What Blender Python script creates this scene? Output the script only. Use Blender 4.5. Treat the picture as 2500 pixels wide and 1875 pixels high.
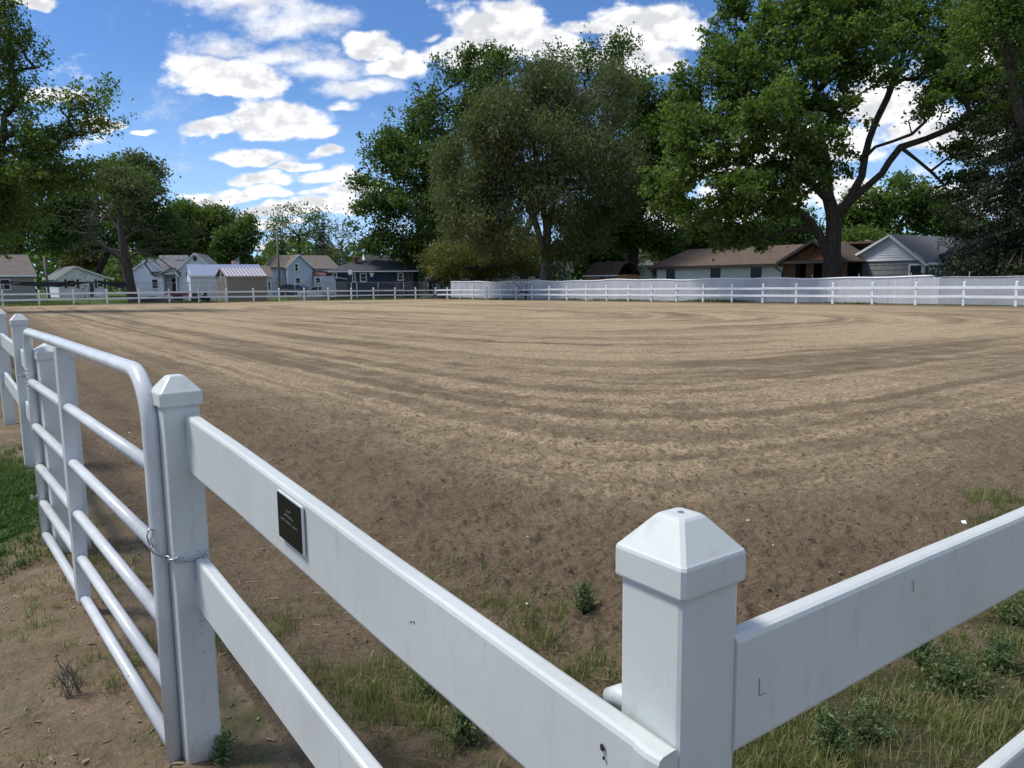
import bpy, math
import numpy as np
from mathutils import Matrix, Vector
rng = np.random.default_rng(7)
SC = bpy.context.scene
COL = SC.collection
for o in list(bpy.data.objects): bpy.data.objects.remove(o)

# ------------------------------------------------------------------ camera
PW, PH, FPX = 2500., 1875., 1878.       # photograph pixels, focal length in pixels
PITCH, ROLL, EYE = math.radians(7.6), 0.0115, 1.47
_f = np.array([0, math.cos(PITCH), -math.sin(PITCH)])
_u = np.array([0, math.sin(PITCH), math.cos(PITCH)])
_x = np.array([1., 0, 0])
_c, _s = math.cos(ROLL), math.sin(ROLL)
RM = np.array([_c*_x - _s*_u, _c*_u + _s*_x, _f])
cam_data = bpy.data.cameras.new('camera'); cam = bpy.data.objects.new('camera', cam_data); COL.objects.link(cam)
cam_data.sensor_width = 36; cam_data.lens = 36*FPX/PW; cam_data.clip_start = 0.05; cam_data.clip_end = 3000
m = Matrix.Identity(4)
for i in range(3):
    m[i][0] = RM[0][i]; m[i][1] = RM[1][i]; m[i][2] = -RM[2][i]
m[2][3] = EYE
cam.matrix_world = m
SC.camera = cam
SC.view_settings.view_transform = 'Standard'; SC.view_settings.look = 'None'
SC.view_settings.gamma = 1; SC.view_settings.exposure = 0.76; SC.view_settings.use_curve_mapping = False
SUN_EL, SUN_AZ, SUN_STR, SUN_ANG, SKY_STR = 58, -86, 2.2, 12, 0.085   # azimuth from +Y towards +X

# ------------------------------------------------------------------ node helper
class NT:
    def __init__(s, tree): s.t = tree; s.n = tree.nodes; s.l = tree.links
    def node(s, typ, **kw):
        n = s.n.new(typ)
        for k, v in kw.items(): setattr(n, k, v)
        return n
    def put(s, sock, v):
        if isinstance(v, bpy.types.NodeSocket): s.l.new(v, sock)
        elif v is not None:
            if sock.type == 'RGBA' and not hasattr(v, '__len__'): v = (v, v, v, 1)
            if sock.type == 'RGBA' and len(v) == 3: v = tuple(v)+(1,)
            sock.default_value = v
    def math(s, op, a, b=None, c=None, clamp=False):
        n = s.node('ShaderNodeMath', operation=op, use_clamp=clamp)
        for i, v in enumerate((a, b, c)):
            if v is not None: s.put(n.inputs[i], v)
        return n.outputs[0]
    def vmath(s, op, a, b=None, scale=None, out=0):
        n = s.node('ShaderNodeVectorMath', operation=op)
        s.put(n.inputs[0], a)
        if b is not None: s.put(n.inputs[1], b)
        if scale is not None: s.put(n.inputs['Scale'], scale)
        return n.outputs[out]
    def sep(s, v):
        n = s.node('ShaderNodeSeparateXYZ'); s.put(n.inputs[0], v); return n.outputs
    def comb(s, x=0, y=0, z=0):
        n = s.node('ShaderNodeCombineXYZ')
        for i, v in enumerate((x, y, z)): s.put(n.inputs[i], v)
        return n.outputs[0]
    def noise(s, vec, scale=5, detail=3, rough=.55, dist=0, out=0):
        n = s.node('ShaderNodeTexNoise'); 
        if vec is not None: s.put(n.inputs['Vector'], vec)
        n.inputs['Scale'].default_value = scale; n.inputs['Detail'].default_value = detail
        n.inputs['Roughness'].default_value = rough; n.inputs['Distortion'].default_value = dist
        return n.outputs[out]
    def vor(s, vec, scale=5, out=0, feature='F1', rand=1):
        n = s.node('ShaderNodeTexVoronoi', feature=feature)
        if vec is not None: s.put(n.inputs['Vector'], vec)
        n.inputs['Scale'].default_value = scale; n.inputs['Randomness'].default_value = rand
        return n.outputs[out]
    def rng(s, v, a, b, c=0, d=1, smooth=True):
        n = s.node('ShaderNodeMapRange', interpolation_type='SMOOTHSTEP' if smooth else 'LINEAR')
        s.put(n.inputs[0], v)
        for i, q in zip((1, 2, 3, 4), (a, b, c, d)): s.put(n.inputs[i], q)
        return n.outputs[0]
    def mix(s, f, a, b, blend='MIX'):
        n = s.node('ShaderNodeMix', data_type='RGBA', blend_type=blend)
        s.put(n.inputs[0], f); s.put(n.inputs[6], a); s.put(n.inputs[7], b); return n.outputs[2]
    def bump(s, h, strength=.3, dist=.02, normal=None):
        n = s.node('ShaderNodeBump'); n.inputs['Strength'].default_value = strength
        n.inputs['Distance'].default_value = dist; s.put(n.inputs['Height'], h)
        if normal is not None: s.put(n.inputs['Normal'], normal)
        return n.outputs[0]

MATS = {}
def mat(name, col=(.5, .5, .5), rough=.6, fn=None, metal=0., spec=None):
    if name in MATS: return MATS[name]
    M = bpy.data.materials.new(name); M.use_nodes = True
    nt = NT(M.node_tree); b = nt.n['Principled BSDF']
    b.inputs['Base Color'].default_value = (*col, 1); b.inputs['Roughness'].default_value = rough
    b.inputs['Metallic'].default_value = metal
    if spec is not None: b.inputs['Specular IOR Level'].default_value = spec
    if fn: fn(nt, b)
    MATS[name] = M
    return M
def pos(nt): return nt.node('ShaderNodeNewGeometry').outputs['Position']
def objc(nt): return nt.node('ShaderNodeTexCoord').outputs['Object']

def varied(c1, c2, scale=3, bump=0., bscale=40, bdist=.01, detail=4, stretch=None, rough=None):
    def f(nt, b):
        p = pos(nt)
        if stretch: p = nt.vmath('MULTIPLY', p, stretch)
        n = nt.noise(p, scale, detail, .6)
        c = nt.mix(nt.rng(n, .3, .7), c1, c2)
        nt.put(b.inputs['Base Color'], c)
        if bump: nt.put(b.inputs['Normal'], nt.bump(nt.noise(p, bscale, 3), bump, bdist))
    return f

# ------------------------------------------------------------------ world
def px_dir(px, py):
    v = np.array([(px-PW/2)/FPX, -(py-PH/2)/FPX, 1.0]); return v @ RM
def at_y(px, py, y):
    d = px_dir(px, py); return d*(y/d[1]) + np.array([0, 0, EYE])
def at_z(px, py, z):
    d = px_dir(px, py); return d*((z-EYE)/d[2]) + np.array([0, 0, EYE])

W = bpy.data.worlds.new('World'); SC.world = W; W.use_nodes = True
wt = NT(W.node_tree); bg = wt.n['Background']
sky = wt.node('ShaderNodeTexSky', sky_type='NISHITA'); sky.sun_disc = False
sky.sun_elevation = math.radians(SUN_EL); sky.sun_rotation = math.radians(SUN_AZ)
sky.air_density = 1.0; sky.dust_density = 0.6; sky.ozone_density = 2.5; sky.altitude = 200
dvec = wt.node('ShaderNodeTexCoord').outputs['Generated']
dx, dy, dz = wt.sep(dvec)
ysafe = wt.math('MAXIMUM', dy, 0.02)
uu = wt.math('DIVIDE', dx, ysafe); vv = wt.math('DIVIDE', dz, ysafe)
uv = wt.comb(uu, vv, 0)
# one group: a blob with a flatter underside
grp = bpy.data.node_groups.new('cloud_blob', 'ShaderNodeTree')
grp.interface.new_socket('P', in_out='INPUT', socket_type='NodeSocketVector')
grp.interface.new_socket('C', in_out='INPUT', socket_type='NodeSocketVector')
grp.interface.new_socket('S', in_out='INPUT', socket_type='NodeSocketVector')
grp.interface.new_socket('F', in_out='INPUT', socket_type='NodeSocketFloat')
grp.interface.new_socket('F', in_out='OUTPUT', socket_type='NodeSocketFloat')
g = NT(grp); gi = g.node('NodeGroupInput'); go = g.node('NodeGroupOutput')
q = g.vmath('MULTIPLY', g.vmath('SUBTRACT', gi.outputs[0], gi.outputs[1]), gi.outputs[2])
qx, qy, qz = g.sep(q)
qy2 = g.math('ADD', qy, g.math('MULTIPLY', g.math('MINIMUM', qy, 0.), .7))
r = g.vmath('LENGTH', g.comb(qx, qy2, 0), out=1)
g.put(go.inputs[0], g.math('MAXIMUM', g.math('SUBTRACT', 1., r), gi.outputs[3]))
# name: (x, y, rx, ry) in 2212-wide picture units, turned into directions
CL = [(440,165,85,52),(530,185,90,48),(480,200,100,30),(610,262,105,52),(560,275,80,30),(455,282,60,18),(680,275,50,30),
 (540,333,88,22),(708,325,34,20),(640,352,55,12),(555,385,70,30),(600,392,40,22),(540,423,92,22),(600,430,50,14),
 (735,383,62,24),(775,408,55,18),(730,425,70,14),(600,462,120,20),(720,455,100,26),(460,425,80,14),(560,490,90,12),(590,520,60,10),
 (270,460,120,14),(800,450,90,24),
 (1080,75,120,75),(1170,105,120,60),(980,110,75,28),(1040,130,90,40),(1240,140,90,40),(1400,75,115,68),(1300,50,90,32),(1430,50,70,48),(1390,130,95,55),
 (800,98,55,32),(870,140,60,34),(210,262,36,22),(258,262,26,11),(308,282,28,9),(60,12,70,22),(100,200,80,22),
 (1915,225,120,70),(1990,280,100,50),(1580,360,150,50),(1750,330,160,60),(1650,430,170,40),(2000,440,260,50),(1850,420,120,40),(2100,300,100,50),(1500,470,150,40),(2100,140,120,60)]
THIN = [(520,10,150,50),(620,60,120,50),(480,105,120,34),(600,125,150,40),(700,150,120,38),(770,185,100,26),(930,80,26,10),(700,40,80,40),(740,215,40,10),(500,205,30,12)]
def dirblob(c):
    x, y, rx, ry = [k*PW/2212 for k in c]
    d = px_dir(x, y); return (d[0]/d[1], d[2]/d[1]), (FPX/rx, FPX/ry)
warp = wt.vmath('SCALE', wt.vmath('SUBTRACT', wt.noise(wt.comb(uu, wt.math('MULTIPLY', vv, 1.6), 0), 9, 3, .55, out=1), (.5,.5,.5)), scale=.055)
P = wt.vmath('ADD', uv, warp)
def field(lst):
    f = 0.
    for c in lst:
        (a, b_), (sx, sy) = dirblob(c)
        n = wt.node('ShaderNodeGroup'); n.node_tree = grp
        wt.put(n.inputs[0], P); n.inputs[1].default_value = (a, b_, 0); n.inputs[2].default_value = (sx*.76, sy*.76, 0)
        wt.put(n.inputs[3], f); f = n.outputs[0]
    return f
F1 = field(CL); F2 = field(THIN)
pn = wt.comb(wt.math('MULTIPLY', uu, 1.0), wt.math('MULTIPLY', vv, 1.5), 0)
nz = wt.noise(pn, 16, 9, .6); nz_lo = wt.noise(wt.vmath('ADD', pn, (.0, -.02, 0)), 16, 5, .55)
d1 = wt.rng(wt.math('ADD', F1, wt.math('MULTIPLY', wt.math('SUBTRACT', nz, .5), 1.45)), .13, .46)
d2 = wt.math('MULTIPLY', wt.rng(wt.math('ADD', F2, wt.math('MULTIPLY', wt.math('SUBTRACT', wt.noise(pn, 10, 9, .68), .5), 2.2)), .10, .85), .85)
dfront = wt.math('MAXIMUM', d1, d2)
# the rest of the dome: scattered fair weather clouds
zz = wt.math('ADD', wt.math('MAXIMUM', dz, 0.), .13)
dome = wt.comb(wt.math('DIVIDE', dx, zz), wt.math('DIVIDE', dy, zz), 0)
nd = wt.noise(dome, 1.15, 9, .58)
ddome = wt.rng(nd, .47, .60)
wfront = wt.math('MULTIPLY', wt.rng(dy, .2, .45), wt.math('MULTIPLY', wt.rng(vv, .62, .45), wt.math('MULTIPLY', wt.rng(uu, .95, .75), wt.rng(uu, -.95, -.75))))
dens = wt.math('ADD', wt.math('MULTIPLY', dfront, wfront), wt.math('MULTIPLY', ddome, wt.math('SUBTRACT', 1., wfront)))
dens = wt.math('MULTIPLY', dens, wt.rng(dz, -.01, .02))
# body of the cloud: thick lower middle is greyer than the sunlit rim
thick = wt.math('ADD', wt.math('MULTIPLY', wt.rng(F1, .25, .75), wfront), wt.math('MULTIPLY', wt.rng(nd, .55, .72), wt.math('SUBTRACT', 1., wfront)))
relief = wt.rng(wt.math('SUBTRACT', nz, nz_lo), -.10, .10)
bright = wt.math('SUBTRACT', wt.math('ADD', wt.math('MULTIPLY', relief, .62), .62), wt.math('MULTIPLY', thick, .26), clamp=True)
ccol = wt.mix(bright, (.30,.315,.355), (.66,.66,.665))
skyc = wt.vmath('MULTIPLY', sky.outputs[0], (SKY_STR*.47, SKY_STR*.68, SKY_STR*.96))
skyc = wt.mix(wt.rng(dz, .26, -.04), skyc, (.33, .50, .76))
fin = wt.mix(dens, skyc, ccol)
wt.put(bg.inputs[0], fin); bg.inputs[1].default_value = 1.0
W.cycles.sampling_method = 'AUTOMATIC'

sd = bpy.data.lights.new('sun', 'SUN'); sd.energy = SUN_STR; sd.angle = math.radians(SUN_ANG); sd.color = (1, .95, .87)
so = bpy.data.objects.new('sun', sd); COL.objects.link(so)
az, el = math.radians(SUN_AZ), math.radians(SUN_EL)
to_sun = Vector((math.sin(az)*math.cos(el), math.cos(az)*math.cos(el), math.sin(el)))
so.rotation_euler = to_sun.to_track_quat('Z', 'Y').to_euler()

# ------------------------------------------------------------------ object helpers
WL = {}
def tag(o, label=None, cat=None, group=None, kind=None):
    if label: o['label'] = label
    if cat: o['category'] = cat
    if group: o['group'] = group
    if kind: o['kind'] = kind
    return o
def thing(name, label, cat, loc=(0, 0, 0), group=None):
    o = bpy.data.objects.new(name, None); COL.objects.link(o); o.location = loc; o.empty_display_size = .1
    WL[o.name] = np.array(loc, float)
    return tag(o, label, cat, group)
def link_mesh(name, me, parent=None, origin=None):
    o = bpy.data.objects.new(name, me); COL.objects.link(o)
    if parent is not None:
        o.parent = parent; WL[o.name] = WL[parent.name]
    else: WL[o.name] = np.zeros(3) if origin is None else np.array(origin, float)
    return o
def mesh_from(name, V, loops, starts, totals, mats, mi=None, smooth=False, attr=None):
    me = bpy.data.meshes.new(name)
    me.vertices.add(len(V)); me.vertices.foreach_set('co', np.asarray(V, np.float32).ravel())
    me.loops.add(len(loops)); me.loops.foreach_set('vertex_index', np.asarray(loops, np.int32))
    me.polygons.add(len(starts)); me.polygons.foreach_set('loop_start', np.asarray(starts, np.int32))
    try: me.polygons.foreach_set('loop_total', np.asarray(totals, np.int32))
    except Exception: pass
    for m_ in (mats if isinstance(mats, (list, tuple)) else [mats]): me.materials.append(m_)
    if mi is not None: me.polygons.foreach_set('material_index', np.asarray(mi, np.int32))
    me.polygons.foreach_set('use_smooth', np.full(len(starts), smooth))
    me.update(calc_edges=True)
    if attr is not None:
        for k, a in attr.items():
            at = me.attributes.new(k, 'FLOAT', 'POINT'); at.data.foreach_set('value', np.asarray(a, np.float32))
    return me
def mesh_uniform(name, V, F, mats, **kw):       # F: (n,k) faces
    F = np.asarray(F); n, k = F.shape
    return mesh_from(name, V, F.ravel(), np.arange(n)*k, np.full(n, k), mats, **kw)

class MB:
    def __init__(s): s.v = []; s.f = []; s.nv = 0
    def add(s, V, F):
        V = np.asarray(V, float); s.v.append(V)
        for f in F: s.f.append([int(i)+s.nv for i in f])
        s.nv += len(V); return s
    def box(s, c, size, rz=0., tilt=None):
        x, y, z = np.array(size)/2
        V = np.array([[a*x, b*y, d*z] for d in (-1, 1) for b in (-1, 1) for a in (-1, 1)])
        if tilt is not None: V = V @ np.array(tilt).T
        cc, ss = math.cos(rz), math.sin(rz)
        V = V @ np.array([[cc, ss, 0], [-ss, cc, 0], [0, 0, 1]]) + np.array(c)
        return s.add(V, [(0,2,3,1),(4,5,7,6),(0,1,5,4),(2,6,7,3),(0,4,6,2),(1,3,7,5)])
    def beam(s, a, b, w, h, up=(0, 0, 1), ch=0.):       # box from a to b: w across, h along up; ch = edge chamfer
        a = np.array(a, float); b = np.array(b, float); d = b-a; d /= np.linalg.norm(d)
        up = np.array(up, float); sd_ = np.cross(d, up); sd_ /= np.linalg.norm(sd_); upn = np.cross(sd_, d)
        x, z = w/2, h/2
        if ch: sec = [(-x+ch,-z),(x-ch,-z),(x,-z+ch),(x,z-ch),(x-ch*.3,z-ch*.3),(x-ch,z),(-x+ch,z),(-x+ch*.3,z-ch*.3),(-x,z-ch),(-x,-z+ch)]
        else: sec = [(-x,-z),(x,-z),(x,z),(-x,z)]
        n = len(sec)
        V = [a+sd_*p+upn*q for p, q in sec]+[b+sd_*p+upn*q for p, q in sec]
        F = [tuple(range(n-1, -1, -1)), tuple(range(n, 2*n))]+[(i, (i+1) % n, n+(i+1) % n, n+i) for i in range(n)]
        F = [f[::-1] for f in F]
        return s.add(V, F)
    def tube(s, pts, r, n=8, cap=True):
        pts = np.array(pts, float); k = len(pts); r = np.broadcast_to(np.array(r, float), (k,))
        t = np.gradient(pts, axis=0); t /= np.linalg.norm(t, axis=1)[:, None]+1e-9
        ref = np.array([0, 0, 1.]) if abs(t[0][2]) < .9 else np.array([1., 0, 0])
        V = []
        a = np.cross(t[0], ref); a /= np.linalg.norm(a)
        for i in range(k):
            a = a-t[i]*(a@t[i]); a /= np.linalg.norm(a); b = np.cross(t[i], a)
            for j in range(n):
                th = 2*math.pi*j/n; V.append(pts[i]+r[i]*(math.cos(th)*a+math.sin(th)*b))
        F = [(i*n+j, i*n+(j+1) % n, (i+1)*n+(j+1) % n, (i+1)*n+j) for i in range(k-1) for j in range(n)]
        if cap: F += [tuple(range(n-1, -1, -1)), tuple(range((k-1)*n, k*n))]
        return s.add(V, F)
    def lathe(s, c, prof, n=12):
        V = []; k = len(prof)
        for r_, z_ in prof:
            for j in range(n):
                th = 2*math.pi*j/n; V.append((c[0]+r_*math.cos(th), c[1]+r_*math.sin(th), c[2]+z_))
        F = [(i*n+j, i*n+(j+1) % n, (i+1)*n+(j+1) % n, (i+1)*n+j) for i in range(k-1) for j in range(n)]
        F += [tuple(range(n-1, -1, -1)), tuple(range((k-1)*n, k*n))]
        return s.add(V, F)
    def poly(s, P3, thick):                              # flat polygon given by 3D points, extruded along thick vector
        P3 = np.array(P3, float); n = len(P3); t = np.array(thick, float)
        V = np.vstack([P3, P3+t])
        return s.add(V, [tuple(range(n)), tuple(range(2*n-1, n-1, -1))]+[(i, n+i, n+(i+1) % n, (i+1) % n) for i in range(n)])
    def mesh(s, name, m_, smooth=False, off=None):
        V = np.vstack(s.v)
        if off is not None: V = V-off
        loops = [i for f in s.f for i in f]; tot = [len(f) for f in s.f]; st = np.concatenate([[0], np.cumsum(tot)[:-1]])
        me = mesh_from(name, V, loops, st, tot, m_, smooth=smooth)
        return me
    def build(s, name, m_, parent=None, smooth=False, fixn=True):
        off = WL[parent.name] if parent is not None else None
        me = s.mesh(name, m_, smooth, off)
        if fixn:
            import bmesh
            bm = bmesh.new(); bm.from_mesh(me); bmesh.ops.recalc_face_normals(bm, faces=bm.faces); bm.to_mesh(me); bm.free()
        return link_mesh(name, me, parent)
def inst(me, name, parent, loc, rz=0.):
    o = link_mesh(name, me, parent); off = WL[parent.name]
    o.location = Vector(np.array(loc)-off); o.rotation_euler = (0, 0, rz); WL[o.name] = np.array(loc, float)
    return o

# ------------------------------------------------------------------ value noise (numpy)
def _h(ix, iy, iz, seed):
    n = (ix.astype(np.int64)*374761393+iy.astype(np.int64)*668265263+iz.astype(np.int64)*2147483647+seed*1274126177) & 0xffffffff
    n = ((n ^ (n >> 13))*1274126177) & 0xffffffff
    n = ((n ^ (n >> 16))*2246822519) & 0xffffffff
    return ((n ^ (n >> 15)) & 0xffffff)/float(0xffffff)
def vnoise(x, y, z=None, seed=0):
    x = np.asarray(x, float); y = np.asarray(y, float); z = np.zeros_like(x) if z is None else np.asarray(z, float)
    ix, iy, iz = np.floor(x), np.floor(y), np.floor(z); fx, fy, fz = x-ix, y-iy, z-iz
    fx, fy, fz = [t*t*(3-2*t) for t in (fx, fy, fz)]
    r = 0
    for a in (0, 1):
        for b in (0, 1):
            for c in ((0, 1) if np.any(fz) else (0,)):
                w = (fx if a else 1-fx)*(fy if b else 1-fy)*(fz if c else 1-fz)
                r = r+w*_h(ix+a, iy+b, iz+c, seed)
    return r
def fbm(x, y, oct=4, seed=0, g=.5):
    s = 0; a = 1; t = 0
    for i in range(oct):
        s = s+a*vnoise(x*2**i+17.3*i, y*2**i-9.1*i, seed=seed+i); t += a; a *= g
    return s/t
def sstep(x, a, b):
    t = np.clip((x-a)/(b-a), 0, 1); return t*t*(3-2*t)

# ------------------------------------------------------------------ layout of the arena
U = np.array([.5862, -.8102]); V_ = np.array([.8102, .5862])       # along the long side (towards us) / along the short side
C0 = np.array([.2235, .997]); G0 = np.array([-1.023, 2.317]); H0 = np.array([-3.962, 6.21]); P0 = np.array([-2.548, 4.27]); N0 = np.array([-5.515, 8.326])
FC = np.array([-8.1, 83.4])                                          # far corner
AL, AW = 71.8, 41.7
def ab(x, y):       # arena coordinates: a away from the near corner, b to the right
    px, py = x-C0[0], y-C0[1]
    return -(px*U[0]+py*U[1]), px*V_[0]+py*V_[1]
def gz0(x, y):
    x = np.asarray(x, float); y = np.asarray(y, float)
    a, b = ab(x, y)
    z = -.31*np.clip(a/AL, 0, 1.15)**1.5*np.clip(b/AW, 0, 1.15)**1.5
    return z-.07*np.exp(-(x*x+y*y)/16)
def inside(x, y):
    a, b = ab(x, y)
    return np.minimum(np.minimum(a, AL-a), np.minimum(b, AW-b))     # >0 inside
def gz(x, y):
    x = np.asarray(x, float); y = np.asarray(y, float)
    r = np.hypot(x, y); near = 1-sstep(r, 14, 30)
    a, b = ab(x, y); ins = inside(x, y); soil = sstep(ins, .5, 1.5)
    z = gz0(x, y)
    z = z+near*(fbm(x*1.1, y*1.1, 3, 5)-.5)*.07
    z = z+near*(1-soil*.5)*(fbm(x*4, y*4, 3, 11)-.5)*.05
    # worked soil: clods
    cl = fbm(x*9, y*9, 3, 21, .6); z = z+(1-sstep(r, 8, 15))*soil*(np.clip(cl-.47, 0, 1)*.12-np.clip(.45-cl, 0, 1)*.07)
    cl2 = fbm(x*22, y*22, 2, 31, .6); z = z+(1-sstep(r, 3.5, 7.5))*soil*(np.clip(cl2-.5, 0, 1)*.085-np.clip(.45-cl2, 0, 1)*.05)
    n6 = 1-sstep(r, 2.2, 4.5); z = z+n6*(.35+.65*soil)*(fbm(x*48, y*48, 2, 41)-.5)*.022
    # shallow furrow just inside the left hand fence
    z = z-near*.07*np.exp(-((b-.95)/.22)**2)*(a > -.2)*sstep(a, .6, 1.6)
    z = z+near*.05*np.exp(-((b-1.45)/.25)**2)*sstep(a, .6, 1.6)*fbm(x*3, y*3, 2, 8)
    return z
def gzs(x, y): return float(gz(np.array([x]), np.array([y]))[0])

# ------------------------------------------------------------------ materials
def white_vinyl(nt, b):
    p = pos(nt)
    n = nt.noise(p, 2.2, 5, .6); n2 = nt.noise(nt.vmath('MULTIPLY', p, (9, 9, 2.2)), 3, 4, .7)
    c = nt.mix(nt.rng(n, .35, .75), (.575,.610,.60), (.50,.53,.52))
    c = nt.mix(nt.math('MULTIPLY', nt.rng(n2, .52, .78), .5), c, (.38,.375,.31))
    sp = nt.vor(p, 46); c = nt.mix(nt.math('MULTIPLY', nt.rng(sp, .045, .02), nt.rng(nt.noise(p, 5), .55, .68)), c, (.12,.10,.08))
    z = nt.sep(p)[2]
    c = nt.mix(nt.math('MULTIPLY', nt.rng(nt.math('ADD', z, nt.math('MULTIPLY', nt.noise(p, 30), .15)), .17, .0), .55), c, (.27,.23,.17))
    nt.put(b.inputs['Base Color'], c); nt.put(b.inputs['Roughness'], nt.rng(n2, .3, .8, .32, .6))
    nt.put(b.inputs['Normal'], nt.bump(nt.noise(p, 60, 3), .06, .004))
M_white = mat('white_painted_vinyl', (.8, .82, .83), .4, white_vinyl)
def gate_paint(nt, b):
    p = pos(nt); n = nt.noise(p, 7, 4, .6)
    c = nt.mix(nt.rng(n, .35, .7), (.62,.65,.66), (.53,.555,.57))
    c = nt.mix(nt.rng(nt.noise(p, 24, 4, .7), .66, .74), c, (.34,.33,.31))
    nt.put(b.inputs['Base Color'], c)
M_gate = mat('white_gate_paint', (.75, .78, .8), .28, gate_paint)
M_farwhite = mat('white_fence_board', (.78, .80, .83), .5, varied((.80,.82,.85), (.68,.70,.73), 1.2))
M_scuff = mat('black_rubbed_scuff', (.24, .25, .25), .8)
M_hole = mat('dark_screw_hole', (.02, .017, .015), .9)
M_zinc = mat('galvanised_steel', (.42, .44, .46), .35, metal=.9)
M_black = mat('black_plaque_face', (.006, .008, .007), .35, spec=.15)
M_letter = mat('worn_grey_lettering', (.20, .21, .21), .5)
def soil_cols(nt, p):
    n1 = nt.noise(p, 1.3, 5, .6); n2 = nt.noise(p, 26, 5, .65)
    c = nt.mix(nt.rng(n1, .3, .7), (.222,.168,.108), (.170,.126,.081))
    c = nt.mix(nt.math('MULTIPLY', nt.rng(n2, .5, .72), .5), c, (.30,.245,.165))
    c = nt.mix(nt.rng(n2, .42, .28), c, (.095,.064,.043))  # dark bits in the soil, also standing in for shade in crevices
    return c, n2
def arena_mat(nt, b):
    p = pos(nt); x, y, z = nt.sep(p)
    # arena frame, centred
    cx = C0 + (-U)*AL/2 + V_*AW/2
    qx = nt.math('SUBTRACT', x, float(cx[0])); qy = nt.math('SUBTRACT', y, float(cx[1]))
    la = nt.math('ADD', nt.math('MULTIPLY', qx, float(-U[0])), nt.math('MULTIPLY', qy, float(-U[1])))
    lb = nt.math('ADD', nt.math('MULTIPLY', qx, float(V_[0])), nt.math('MULTIPLY', qy, float(V_[1])))
    inv = None
    for d_ in (nt.math('ADD', la, AL/2), nt.math('SUBTRACT', AL/2, la), nt.math('ADD', lb, AW/2), nt.math('SUBTRACT', AW/2, lb)):
        t_ = nt.math('POWER', nt.math('MAXIMUM', d_, .05), -3.); inv = t_ if inv is None else nt.math('ADD', inv, t_)
    s = nt.math('POWER', inv, -1/3.)            # smooth distance to the rails: the driven track rounds the corners
    wob = nt.math('MULTIPLY', nt.math('SUBTRACT', nt.noise(p, .12, 2), .5), nt.rng(s, 3, 12, .25, 1.4, smooth=False))
    s2 = nt.math('ADD', s, wob)
    wv = nt.vmath('MULTIPLY', p, (.12, .12, .12))
    sx, sy, sz = nt.sep(wv)
    sv = nt.comb(s2, nt.math('MULTIPLY', sx, .3), nt.math('MULTIPLY', sy, .3))
    st = nt.noise(sv, 1.05, 5, .7); st2 = nt.noise(nt.vmath('ADD', sv, (7, 3, 1)), 2.6, 2, .6)
    big = nt.noise(p, .11, 3, .55)
    lt = nt.math('ADD', nt.math('ADD', nt.math('MULTIPLY', st, .9), nt.math('MULTIPLY', st2, .60)), nt.math('MULTIPLY', big, .55))
    inner = nt.rng(nt.math('ADD', s2, nt.math('MULTIPLY', nt.math('SUBTRACT', nt.noise(p, .5, 4), .5), 1.2)), 1.5, 3.1)                         # the strip by the rails stays darker brown
    light = nt.math('MULTIPLY', nt.rng(nt.math('ADD', lt, nt.math('MULTIPLY', nt.math('SUBTRACT', nt.noise(nt.vmath('MULTIPLY', p, (1, 1, .2)), 1.7, 5, .7), .5), .55)), .78, 1.14), inner)
    def ridge(c_, w_): return nt.rng(nt.math('ABSOLUTE', nt.math('SUBTRACT', nt.math('ADD', s2, nt.math('MULTIPLY', nt.noise(p, .8, 2), .12)), c_)), w_, w_*.35)
    ruts = nt.math('MAXIMUM', ridge(4.15, .19), nt.math('MAXIMUM', nt.math('MULTIPLY', ridge(3.1, .12), .5), nt.math('MULTIPLY', ridge(7.3, .16), .6)))
    light = nt.math('MULTIPLY', light, nt.math('SUBTRACT', 1., nt.math('MULTIPLY', ruts, .85)))
    far_r = nt.math('MULTIPLY', nt.rng(lb, -14, 6), .25)
    light = nt.math('MULTIPLY', light, nt.math('ADD', .85, nt.math('MULTIPLY', far_r, .6)))
    c, n2 = soil_cols(nt, p)
    gr = nt.noise(nt.vmath('MULTIPLY', p, (1, 1, .3)), 17, 6, .75)
    tan = nt.mix(nt.rng(gr, .38, .66), (.34,.262,.162), (.68,.545,.35))
    tan = nt.mix(nt.math('MULTIPLY', nt.rng(nt.noise(p, 9, 4, .7), .56, .68), .5), tan, (.17,.11,.07))
    # thin dark hoof and tine lines following the track
    tine = nt.rng(nt.noise(nt.comb(nt.math('MULTIPLY', s2, 1.0), nt.math('MULTIPLY', sx, .7), nt.math('MULTIPLY', sy, .7)), 7.5, 2, .6), .56, .66)
    c = nt.mix(light, c, tan)
    c = nt.mix(nt.math('MULTIPLY', tine, nt.math('MULTIPLY', inner, .35)), c, (.19,.135,.085))
    c = nt.mix(nt.math('MULTIPLY', nt.rng(gr, .46, .36), .6), c, (.10,.07,.046))
    patch = nt.rng(nt.noise(p, 3.2, 5, .7), .54, .66)
    c = nt.mix(nt.math('MULTIPLY', patch, .25), c, (.15,.105,.066))
    nt.put(b.inputs['Base Color'], c); b.inputs['Roughness'].default_value = .95; b.inputs['Specular IOR Level'].default_value = .15
    h = nt.math('ADD', nt.noise(p, 34, 6, .75), nt.math('MULTIPLY', nt.noise(p, 11, 4, .7), .9))
    n_a = nt.bump(h, .9, .05)
    n_b = nt.bump(nt.math('ADD', nt.math('MULTIPLY', st2, 1.), nt.noise(p, 5, 4, .7)), .7, .12, n_a)
    nt.put(b.inputs['Normal'], n_b)
M_arena = mat('raked_arena_sand', rough=.95, fn=arena_mat)
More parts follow.
